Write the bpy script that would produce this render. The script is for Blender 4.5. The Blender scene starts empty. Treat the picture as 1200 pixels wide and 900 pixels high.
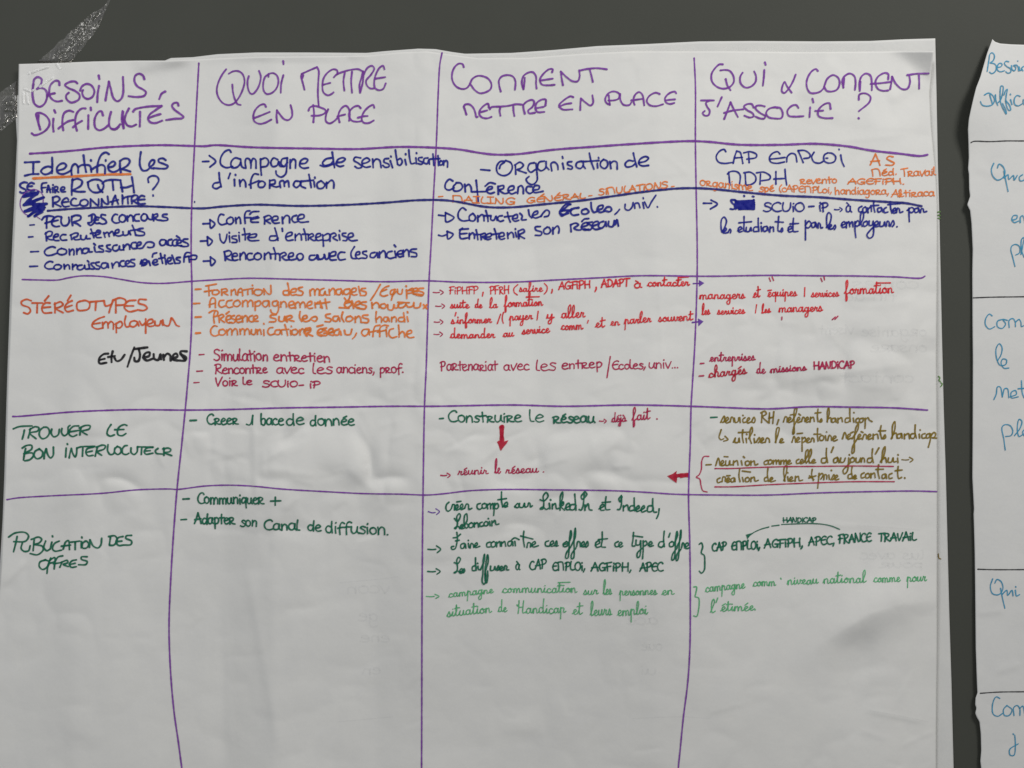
import bpy, math, random
import numpy as np

# ------------------------------------------------------------------ scene, camera, light
C = bpy.context.scene.collection
S = bpy.context.scene
F = 867.0            # focal length in survey units (1 unit on the wall = 1 mm)
D = 0.867            # camera distance from the wall, metres
TH = math.radians(2.8)
cam_d = bpy.data.cameras.new("camera")
cam_d.sensor_width = 36.0
cam_d.lens = 36.0 * F / 1200.0
cam_d.clip_start = 0.01
cam_d.clip_end = 50
cam = bpy.data.objects.new("camera", cam_d)
cam.location = (0, -D, 1.40)
cam.rotation_euler = (math.radians(90) + TH, 0, 0)
C.objects.link(cam)
S.camera = cam

w = bpy.data.worlds.new("World")
S.world = w
w.use_nodes = True
w.node_tree.nodes["Background"].inputs[0].default_value = (0.93, 0.97, 1.0, 1)
w.node_tree.nodes["Background"].inputs[1].default_value = 0.15

def area(name, loc, target, size, power, col):
    l = bpy.data.lights.new(name, 'AREA')
    l.shape = 'RECTANGLE'; l.size = size[0]; l.size_y = size[1]
    l.energy = power; l.color = col
    o = bpy.data.objects.new(name, l)
    o.location = loc
    d = np.array(target) - np.array(loc)
    from mathutils import Vector
    o.rotation_euler = Vector(d).to_track_quat('-Z', 'Y').to_euler()
    C.objects.link(o)
    return o
area("window_light", (1.55, -1.45, 3.15), (0.0, 0, 1.45), (0.75, 0.75), 38.5, (1.0, 0.985, 0.955))
area("left_fill_light", (-1.25, -2.2, 2.35), (-0.1, 0, 1.4), (0.6, 0.6), 22.0, (0.97, 0.985, 1.0))  # added fill lamp, evens brightness from left to right, no real window

S.view_settings.view_transform = 'Standard'
S.view_settings.look = 'None'
S.view_settings.exposure = 0.0
S.view_settings.gamma = 1.0
S.cycles.use_denoising = True
S.cycles.max_bounces = 6
S.cycles.transparent_max_bounces = 16

# ------------------------------------------------------------------ helpers
rng = np.random.RandomState(7)
random.seed(11)

def to_wall(px, py, h):
    """survey point (px, py) on a surface standing h mm off the wall -> world xyz"""
    px = np.asarray(px, float); py = np.asarray(py, float); h = np.asarray(h, float)
    x = (px - 600.0) / F
    z = (450.0 - py) / F
    dy = math.cos(TH) - z * math.sin(TH)
    dz = math.sin(TH) + z * math.cos(TH)
    t = (D - h / 1000.0) / dy
    return np.stack([t * x, -D + t * dy, 1.40 + t * dz], -1)

def vnoise(x, y, wl, seed, wy=None):
    wy = wy or wl
    r = np.random.RandomState(seed)
    g = r.rand(64, 64) * 2 - 1
    u = x / wl + 17.3; v = y / wy + 11.7
    i = np.floor(u).astype(int); j = np.floor(v).astype(int)
    fu = u - i; fv = v - j
    fu = fu**3 * (fu * (fu * 6 - 15) + 10); fv = fv**3 * (fv * (fv * 6 - 15) + 10)
    a = g[i % 64, j % 64]; b = g[(i + 1) % 64, j % 64]
    c = g[i % 64, (j + 1) % 64]; d = g[(i + 1) % 64, (j + 1) % 64]
    return (a * (1 - fu) + b * fu) * (1 - fv) + (c * (1 - fu) + d * fu) * fv

def blob(x, y, cx, cy, rx, ry):
    return np.exp(-(((x - cx) / rx)**2 + ((y - cy) / ry)**2))

def crease(x, y, x0, y0, x1, y1, amp, wd, side=0.0):
    """a pressed line: small ridge (amp, mm) along a segment, fading at its ends"""
    dx, dy = x1 - x0, y1 - y0
    L = math.hypot(dx, dy)
    t = ((x - x0) * dx + (y - y0) * dy) / (L * L)
    d = ((x - x0) * dy - (y - y0) * dx) / L
    fade = np.clip(t * 4, 0, 1) * np.clip((1 - t) * 4, 0, 1)
    fade = fade * fade * (3 - 2 * fade)
    return amp * fade * (np.exp(-(d / wd)**2) + side * np.tanh(d / wd) * np.exp(-(d / (wd * 5))**2))

def fold_profile():
    xs = np.arange(-60, 1300.0, 1.0)
    a = 0.19
    seg = [(-60, 90, .2), (90, 150, -.4), (150, 267, -.5), (267, 325, 1.1), (325, 445, -.45), (445, 498, .9),
           (498, 630, -.35), (630, 772, .45), (772, 930, -.25), (930, 1086, .15), (1086, 1300, -.5)]
    s = np.zeros_like(xs)
    for x0, x1, k in seg:
        s[(xs >= x0) & (xs < x1)] = k * a
    k = np.exp(-(np.arange(-14, 15) / 5.0)**2); k /= k.sum()
    s = np.convolve(s, k, 'same')
    h = np.cumsum(s)
    return xs, h - np.linspace(h[0], h[-1], len(h))
FX, FH = fold_profile()

def H_main(x, y):
    x = np.asarray(x, float); y = np.asarray(y, float)
    ed = np.minimum(np.clip((x - 5) / 120.0, 0, 1), np.clip((1100 - x) / 80.0, 0, 1)) * np.clip((y - 40) / 110.0, .12, 1)
    ed = .25 + .75 * ed * ed * (3 - 2 * ed)
    h = 3.4 * vnoise(x, y, 330, 1, 420) + 2.0 * vnoise(x, y, 140, 2, 230) + 0.50 * vnoise(x, y, 62, 3, 90)
    h = h + 0.050 * vnoise(x, y, 27, 4)
    fold = np.interp(x + 7 * vnoise(x * 0, y, 210, 5), FX, FH)
    h = h + fold * (0.75 + 0.35 * vnoise(x, y, 260, 6))
    h = h * ed + 6.0
    # crumpled facets, strongest across the middle band
    m = 0.20 + 0.9 * blob(x, y, 330, 545, 260, 70) + 0.6 * blob(x, y, 620, 545, 170, 60) \
        + 0.7 * blob(x, y, 1000, 420, 130, 70) + 0.35 * blob(x, y, 480, 450, 60, 40) + .3 * blob(x, y, 30, 700, 80, 60)
    wx = x + 14 * vnoise(x, y, 48, 21); wy = y + 14 * vnoise(x, y, 48, 22)
    r1 = np.sqrt(vnoise(wx, wy, 52, 8)**2 + .006); r2 = np.sqrt(vnoise(wx, wy, 30, 9)**2 + .010)
    h = h + m * (4.4 * r1 + 2.1 * r2)
    # long pressed creases
    for c in [(296, 478, 300, 600, .32, 4, .6), (300, 545, 345, 520, .25, 4, .3), (300, 552, 372, 558, .28, 5, .5),
              (240, 522, 292, 545, .2, 4, .5), (270, 562, 300, 572, -.3, 5, .4), (330, 600, 352, 580, .2, 4, .3),
              (404, 545, 450, 588, .26, 5, .6), (500, 525, 560, 530, .22, 5, .5), (560, 545, 590, 520, .25, 4, .4),
              (505, 430, 480, 455, .22, 4, .5), (714, 548, 742, 546, .22, 3, .5), (700, 556, 730, 560, -.2, 5, .4),
              (905, 450, 1085, 424, .14, 4, .4), (950, 395, 1075, 378, .12, 5, .3), (990, 362, 1080, 352, .12, 5, .3),
              (820, 520, 850, 500, .2, 4, .5), (862, 545, 900, 500, .14, 6, .3), (930, 612, 1080, 622, .10, 3, .3),
              (1010, 832, 1090, 848, .16, 3, .5), (900, 175, 1080, 156, .10, 3, .3), (980, 62, 935, 118, .5, 9, .6),
              (150, 82, 226, 70, .7, 8, .8), (226, 70, 330, 64, .3, 6, .6), (405, 66, 432, 60, .5, 7, .6),
              (0, 690, 34, 655, .3, 4, .6), (1040, 120, 1080, 92, .4, 8, .4), (1092, 130, 1080, 260, .25, 5, .5),
              (285, 640, 330, 900, .25, 6, .6), (150, 640, 120, 760, .1, 9, .4), (700, 545, 690, 500, .12, 5, .3),
              (772, 320, 776, 440, .14, 3, .3), (240, 190, 238, 240, .2, 5, .8), (270, 900, 262, 640, .12, 5, .4)]:
        h = h + 2.6 * crease(x, y, *c)
    # many short pressed creases
    rc = np.random.RandomState(77)
    spots = [(330, 540, 150, 50, 34), (620, 545, 130, 45, 20), (1010, 420, 80, 50, 14), (470, 440, 40, 30, 8), (560, 800, 480, 90, 16),
             (860, 520, 60, 35, 9), (90, 560, 80, 90, 9), (600, 120, 480, 50, 14), (660, 400, 380, 70, 14), (1040, 800, 60, 80, 6)]
    for cx, cy, sx, sy, n in spots:
        for _ in range(n):
            px, py = cx + rc.randn() * sx * .75, cy + rc.randn() * sy * .75
            an = rc.choice([rc.uniform(-.5, .5), rc.uniform(.5, 2.6)]); L = rc.uniform(16, 62)
            am = rc.uniform(.16, .50) * rc.choice([-1, 1]) * (1 if n > 18 else .6)
            k = (np.abs(x - px) < L + 40) & (np.abs(y - py) < L + 40)
            if not k.any(): continue
            c = crease(x[k], y[k], px - math.cos(an) * L / 2, py - math.sin(an) * L / 2, px + math.cos(an) * L / 2, py + math.sin(an) * L / 2, am, rc.uniform(2.4, 4.2), rc.uniform(.2, .9))
            h[k] += c
    # the big buckle at the lower right
    cx = np.array([900, 955, 990, 1020, 1050, 1085, 1200.]); cy = np.array([800, 758, 736, 718, 709, 705, 703.])
    yc = np.interp(x, cx, cy)
    d = y - yc
    along = np.exp(-((x - 1032) / 58.0)**2)
    ad = np.sqrt(d * d + 3.0)
    prof = np.where(d < 0, np.exp(-(ad / 46.0)**1.5), np.exp(-(ad / 26.0)**1.5) * math.exp(-(3 / 46.)**1.5) / math.exp(-(3 / 26.)**1.5))
    h = h + 9.0 * along * prof
    t = np.clip((y - 735) / 165.0, 0, 1.4)
    xv = 1014 - 22 * t
    wv = 14 + 26 * t
    dd = (x - xv)
    lobe = (1 - np.exp(-((y - 728) / 22.0)**2)) * (y > 728) * np.exp(-((y - 770) / 95.0)**2)
    h = h - lobe * 4.5 * np.exp(-(dd / np.where(dd < 0, 26 + 30 * t, 15 + 22 * t))**2)
    # slightly raised free edges and lifted corners, a bulge added to darken the lower middle
    # corner tips bent forward along a straight fold
    def bend(ax, ay, bx, by, k, soft=3.0):
        L = math.hypot(bx - ax, by - ay)
        d = ((x - ax) * (by - ay) - (y - ay) * (bx - ax)) / L
        return k * soft * np.log1p(np.exp(np.clip(d / soft, -30, 30)))
    h = h + bend(1040, 56, 1098, 98, .42)
    tl = bend(140, 74, 236, 80, .30, 2.0)
    h = h + tl * np.exp(-((x - 196) / 34.0)**4)
    h = h + .22 * np.clip(74 - y, 0, 30) * np.exp(-((x - 340) / 60.0)**2)
    h = h + 22.0 * blob(x, y, 560, 585, 430, 280)  # bulge shaped so the lower middle tilts down and falls darker
    return 2.4 + 1.5 * np.log1p(np.exp(np.clip((h - 2.4) / 1.5, -20, 60)))

def H_back(x, y):
    x = np.asarray(x, float); y = np.asarray(y, float)
    base = 1.6 + 0.5 * vnoise(x, y, 190, 31) + 0.22 * vnoise(x, y, 60, 32)
    # along its free right rim and its top rim the sheet runs close under the front one
    rim = np.clip((x - 1085) / 20.0, 0, 1)
    base = base + rim * (1.6 + .5 * vnoise(x, y, 90, 33))
    top = np.clip((95 - y) / 40.0, 0, 1)
    base = base + top * (1.0 + 1.1 * vnoise(x, y * .2, 75, 34) + .9 * np.exp(-((x - 500) / 28.)**2))
    return np.minimum(base, H_main(x, y) - 1.0)

def H_right(x, y):
    x = np.asarray(x, float); y = np.asarray(y, float)
    e = x - 1138
    h = 2.7 + .7 * vnoise(x, y, 160, 41) + .25 * vnoise(x, y, 55, 42)
    h = h + 12 * np.exp(-((y - 108) / 62.0)**2) * np.exp(-np.clip(e, -40, 999) / 46.0)
    h = h + 2.0 * np.exp(-((y - 240) / 40.0)**2) * np.exp(-np.clip(e, -10, 999) / 22.0)
    h = h + 2.2 * np.exp(-((y - 830) / 70.0)**2) * np.exp(-np.clip(e, -10, 999) / 26.0)
    wx = x + 10 * vnoise(x, y, 40, 43)
    h = h + .5 * np.sqrt(vnoise(wx, y, 44, 44)**2 + .006) * (.5 + blob(x, y, 1165, 715, 60, 50) + blob(x, y, 1190, 790, 40, 30))
    for c in [(1140, 720, 1180, 716, .3, 4, .6), (1160, 790, 1200, 778, .25, 4, .6), (1140, 195, 1175, 208, .3, 6, .5)]:
        h = h + crease(x, y, *c)
    return h

# ---- baked grids with bilinear lookup, shared by sheets and writing
class Field:
    def __init__(self, fn, x0, x1, y0, y1, step=2.0):
        self.x0, self.y0, self.s = x0, y0, step
        xs = np.arange(x0, x1 + step, step); ys = np.arange(y0, y1 + step, step)
        X, Y = np.meshgrid(xs, ys)
        self.g = fn(X, Y)
    def __call__(self, x, y):
        u = (np.asarray(x, float) - self.x0) / self.s; v = (np.asarray(y, float) - self.y0) / self.s
        i = np.clip(np.floor(u).astype(int), 0, self.g.shape[1] - 2)
        j = np.clip(np.floor(v).astype(int), 0, self.g.shape[0] - 2)
        a = u - i; b = v - j; g = self.g
        return (g[j, i] * (1 - a) + g[j, i + 1] * a) * (1 - b) + (g[j + 1, i] * (1 - a) + g[j + 1, i + 1] * a) * b
F_main = Field(H_main, -60, 1180, 20, 1040)
F_back = Field(H_back, -60, 1180, 20, 1040)
F_right = Field(H_right, 1100, 1420, 20, 1040)

# ------------------------------------------------------------------ materials
def new_mat(name):
    m = bpy.data.materials.new(name); m.use_nodes = True
    nt = m.node_tree
    return m, nt, nt.nodes["Principled BSDF"]

def lin(c):
    return tuple(((v / 255) / 12.92 if v / 255 <= .04045 else ((v / 255 + .055) / 1.055)**2.4) for v in c)

def paper_mat(name, col):
    m, nt, b = new_mat(name)
    tc = nt.nodes.new('ShaderNodeTexCoord')
    n1 = nt.nodes.new('ShaderNodeTexNoise'); n1.inputs['Scale'].default_value = 34; n1.inputs['Detail'].default_value = 6
    n2 = nt.nodes.new('ShaderNodeTexNoise'); n2.inputs['Scale'].default_value = 420; n2.inputs['Detail'].default_value = 4
    r = nt.nodes.new('ShaderNodeMix'); r.data_type = 'RGBA'
    r.inputs[6].default_value = (col[0] * .95, col[1] * .95, col[2] * .955, 1)
    r.inputs[7].default_value = (col[0] * 1.04, col[1] * 1.035, col[2] * 1.02, 1)
    nt.links.new(tc.outputs['Object'], n1.inputs['Vector']); nt.links.new(tc.outputs['Object'], n2.inputs['Vector'])
    ad = nt.nodes.new('ShaderNodeMath'); ad.operation = 'MULTIPLY_ADD'
    nt.links.new(n2.outputs['Fac'], ad.inputs[0]); ad.inputs[1].default_value = 0.55
    nt.links.new(n1.outputs['Fac'], ad.inputs[2])
    sb = nt.nodes.new('ShaderNodeMath'); sb.operation = 'SUBTRACT'; sb.inputs[1].default_value = .28
    nt.links.new(ad.outputs[0], sb.inputs[0])
    nt.links.new(sb.outputs[0], r.inputs[0]); nt.links.new(r.outputs[2], b.inputs['Base Color'])
    b.inputs['Roughness'].default_value = .72
    b.inputs['Specular IOR Level'].default_value = .25
    n3 = nt.nodes.new('ShaderNodeTexNoise'); n3.inputs['Scale'].default_value = 60; n3.inputs['Detail'].default_value = 6
    nt.links.new(tc.outputs['Object'], n3.inputs['Vector'])
    bp = nt.nodes.new('ShaderNodeBump'); bp.inputs['Strength'].default_value = .32; bp.inputs['Distance'].default_value = .0011
    nt.links.new(n3.outputs['Fac'], bp.inputs['Height']); nt.links.new(bp.outputs[0], b.inputs['Normal'])
    return m

M_front = paper_mat("white_paper", (.80, .79, .765))
M_back = paper_mat("backing_paper", (.73, .725, .705))
M_right = paper_mat("side_poster_paper", (.74, .735, .72))

def wall_mat():
    m, nt, b = new_mat("dark_grey_wall_paint")
    tc = nt.nodes.new('ShaderNodeTexCoord')
    n = nt.nodes.new('ShaderNodeTexNoise'); n.inputs['Scale'].default_value = 14; n.inputs['Detail'].default_value = 6
    nt.links.new(tc.outputs['Object'], n.inputs['Vector'])
    r = nt.nodes.new('ShaderNodeMix'); r.data_type = 'RGBA'
    r.inputs[6].default_value = (.064, .066, .056, 1); r.inputs[7].default_value = (.072, .074, .063, 1)
    nt.links.new(n.outputs['Fac'], r.inputs[0]); nt.links.new(r.outputs[2], b.inputs['Base Color'])
    b.inputs['Roughness'].default_value = .7; b.inputs['Specular IOR Level'].default_value = .15
    n3 = nt.nodes.new('ShaderNodeTexNoise'); n3.inputs['Scale'].default_value = 260; n3.inputs['Detail'].default_value = 3
    nt.links.new(tc.outputs['Object'], n3.inputs['Vector'])
    bp = nt.nodes.new('ShaderNodeBump'); bp.inputs['Strength'].default_value = .18; bp.inputs['Distance'].default_value = .0006
    nt.links.new(n3.outputs['Fac'], bp.inputs['Height']); nt.links.new(bp.outputs[0], b.inputs['Normal'])
    return m
M_wall = wall_mat()

INK = {}
def ink(key, rgb, k=1.42, alpha=.86, spread=.25):
    m, nt, b = new_mat(key + "_marker_ink")
    c = [min(1, v * k) for v in lin(rgb)]
    tc = nt.nodes.new('ShaderNodeTexCoord')
    n = nt.nodes.new('ShaderNodeTexNoise'); n.inputs['Scale'].default_value = 190; n.inputs['Detail'].default_value = 3
    nt.links.new(tc.outputs['Object'], n.inputs['Vector'])
    r = nt.nodes.new('ShaderNodeMix'); r.data_type = 'RGBA'
    lo = [v * (1 - spread) for v in c]
    hi = [v + (0.80 - v) * spread * .16 for v in c]
    r.inputs[6].default_value = (*lo, 1); r.inputs[7].default_value = (*hi, 1)
    mr = nt.nodes.new('ShaderNodeMapRange'); mr.inputs[1].default_value = .3; mr.inputs[2].default_value = .7
    nt.links.new(n.outputs['Fac'], mr.inputs[0]); nt.links.new(mr.outputs[0], r.inputs[0])
    nt.links.new(r.outputs[2], b.inputs['Base Color'])
    b.inputs['Roughness'].default_value = .7; b.inputs['Specular IOR Level'].default_value = .08
    b.inputs['Alpha'].default_value = alpha
    INK[key] = m
ink('purple', (118, 54, 152)); ink('blue', (12, 22, 130)); ink('navy', (22, 24, 116)); ink('orange', (222, 118, 50))
ink('vermilion', (205, 88, 44)); ink('crimson', (170, 26, 74)); ink('red', (206, 36, 46)); ink('green', (0, 98, 72))
ink('olive', (126, 104, 26)); ink('pale_green', (86, 168, 114)); ink('cyan', (56, 138, 172)); ink('black', (20, 18, 26), k=1.2)
ink('lime', (86, 130, 52)); ink('ghost', (120, 124, 134), alpha=.035); ink('violet', (96, 50, 150)); ink('dark_red', (176, 22, 52))

# ------------------------------------------------------------------ mesh building
def link(name, me, parent=None, mat=None):
    o = bpy.data.objects.new(name, me)
    C.objects.link(o)
    if parent:
        o.parent = parent; o.location = [-v for v in parent.location]
    if mat: me.materials.append(mat)
    return o

def tag(o, label=None, cat=None, group=None, kind=None):
    for k, v in (('label', label), ('category', cat), ('group', group), ('kind', kind)):
        if v: o[k] = v
    return o

def empty(name, loc):
    o = bpy.data.objects.new(name, None); C.objects.link(o); o.location = loc
    o.empty_display_size = .05
    return o

def grid_mesh(name, left, right, top, bottom, field, nx, ny, extra=0.0):
    """sheet bounded by outline curves left(y), right(y), top(x), bottom(x)"""
    s, t = np.meshgrid(np.linspace(0, 1, nx), np.linspace(0, 1, ny))
    x = left(500 + 0 * s) + (right(500 + 0 * s) - left(500 + 0 * s)) * s
    y = top(x) + (bottom(x) - top(x)) * t
    for _ in range(6):
        x = left(y) + (right(y) - left(y)) * s
        y = top(x) + (bottom(x) - top(x)) * t
    P = to_wall(x, y, field(x, y) + extra).reshape(-1, 3)
    idx = np.arange(nx * ny).reshape(ny, nx)
    q = np.stack([idx[1:, :-1], idx[1:, 1:], idx[:-1, 1:], idx[:-1, :-1]], -1).reshape(-1, 4)
    me = bpy.data.meshes.new(name)
    me.from_pydata(P.tolist(), [], q.tolist())
    me.polygons.foreach_set('use_smooth', [True] * len(q))
    return me

def curve(pts, axis):
    a = sorted(pts, key=lambda p: p[axis])
    k = np.array([p[axis] for p in a], float); v = np.array([p[1 - axis] for p in a], float)
    return lambda q: np.interp(q, k, v)

def thick(o, t=.00025):
    m = o.modifiers.new("thickness", 'SOLIDIFY'); m.thickness = t; m.offset = -1

def spline(P, step=0.8):
    P = np.array(P, float)
    if len(P) == 1: P = np.array([P[0], P[0] + [0.3, 0.6]])
    if len(P) == 2:
        n = max(2, int(np.hypot(*(P[1] - P[0])) / step) + 1)
        return P[0] + (P[1] - P[0]) * np.linspace(0, 1, n)[:, None]
    Q = np.vstack([2 * P[0] - P[1], P, 2 * P[-1] - P[-2]])
    out = []
    for i in range(1, len(Q) - 2):
        p0, p1, p2, p3 = Q[i - 1:i + 3]
        d1 = max(1e-3, np.hypot(*(p1 - p0)))**.5; d2 = max(1e-3, np.hypot(*(p2 - p1)))**.5; d3 = max(1e-3, np.hypot(*(p3 - p2)))**.5
        t0, t1 = 0, d1; t2 = t1 + d2; t3 = t2 + d3
        n = max(2, int(np.hypot(*(p2 - p1)) / step) + 1)
        t = np.linspace(t1, t2, n, endpoint=(i == len(Q) - 3))[:, None]
        A1 = (t1 - t) / (t1 - t0) * p0 + (t - t0) / (t1 - t0) * p1
        A2 = (t2 - t) / (t2 - t1) * p1 + (t - t1) / (t2 - t1) * p2
        A3 = (t3 - t) / (t3 - t2) * p2 + (t - t2) / (t3 - t2) * p3
        B1 = (t2 - t) / (t2 - t0) * A1 + (t - t0) / (t2 - t0) * A2
        B2 = (t3 - t) / (t3 - t1) * A2 + (t - t1) / (t3 - t1) * A3
        out.append((t2 - t) / (t2 - t1) * B1 + (t - t1) / (t2 - t1) * B2)
    return np.vstack(out)

def split_corners(pts):
    runs, cur = [], [pts[0]]
    for p in pts[1:]:
        if abs(p[0] - cur[-1][0]) < 1e-6 and abs(p[1] - cur[-1][1]) < 1e-6:
            if len(cur) > 1: runs.append(cur)
            cur = [p]
        else:
            cur.append(p)
    if len(cur) > 1 or not runs: runs.append(cur)
    return runs

LAYER = [0]
def ink_mesh(name, strokes, width, field, mat, parent, label=None, fills=(), lift=.36):
    """strokes: list of point lists in survey units. One flat felt-pen trace per stroke, laid on the sheet."""
    V, Fc = [], []
    LAYER[0] = (LAYER[0] + 1) % 40
    lay = lift + LAYER[0] * .004
    for st in strokes:
        for run in split_corners(st):
            p = spline(run)
            if len(p) < 2: continue
            keep = np.r_[True, np.hypot(*np.diff(p, axis=0).T) > 1e-4]
            p = p[keep]
            if len(p) < 2: continue
            n = len(p)
            tg = np.gradient(p, axis=0); tg /= (np.hypot(tg[:, 0], tg[:, 1])[:, None] + 1e-9)
            nr = np.stack([-tg[:, 1], tg[:, 0]], -1)
            ph = random.random() * 6.28
            k = np.arange(n)
            ww = width * .5 * (1 + .09 * np.sin(k * .21 + ph) + .06 * np.sin(k * .73 + 2 * ph))
            ww = ww * (1 + .12 * np.exp(-k / 2.5))
            lay_k = lay + k * .0002
            base = len(V)
            A = p + nr * ww[:, None]; B = p - nr * ww[:, None]
            for Q in (A, B):
                pass
            W1 = to_wall(A[:, 0], A[:, 1], field(A[:, 0], A[:, 1]) + lay_k)
            W2 = to_wall(B[:, 0], B[:, 1], field(B[:, 0], B[:, 1]) + lay_k)
            V.extend(W1.tolist()); V.extend(W2.tolist())
            for i in range(n - 1):
                Fc.append((base + i, base + n + i, base + n + i + 1, base + i + 1))
            for e, sg in ((0, -1), (n - 1, 1)):
                ang0 = math.atan2(tg[e, 1] * sg, tg[e, 0] * sg)
                m = 7
                an = ang0 + np.linspace(-math.pi / 2, math.pi / 2, m)
                cx = p[e, 0] + np.cos(an) * ww[e]; cy = p[e, 1] + np.sin(an) * ww[e]
                cb = len(V)
                V.extend(to_wall(cx, cy, field(cx, cy) + lay_k[e]).tolist())
                Fc.append(tuple(range(cb + m - 1, cb - 1, -1)))
            lay += n * .0002 + .003
    for poly in fills:
        q = np.array(poly, float); cb = len(V)
        V.extend(to_wall(q[:, 0], q[:, 1], field(q[:, 0], q[:, 1]) + lay).tolist())
        a = np.sum(q[:, 0] * np.roll(q[:, 1], -1) - np.roll(q[:, 0], -1) * q[:, 1])
        r = list(range(cb, cb + len(q)))
        Fc.append(tuple(r[::-1] if a > 0 else r)); lay += .006
    me = bpy.data.meshes.new(name)
    me.from_pydata(V, [], Fc)
    o = link(name, me, parent, mat)
    if label: o['label'] = label
    return o

def parse(s, ox=0, oy=0, k=1.0):
    return [[(ox + float(a.split(',')[0]) / k, oy + float(a.split(',')[1]) / k) for a in part.split()]
            for part in s.split(';') if part.strip()]

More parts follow.
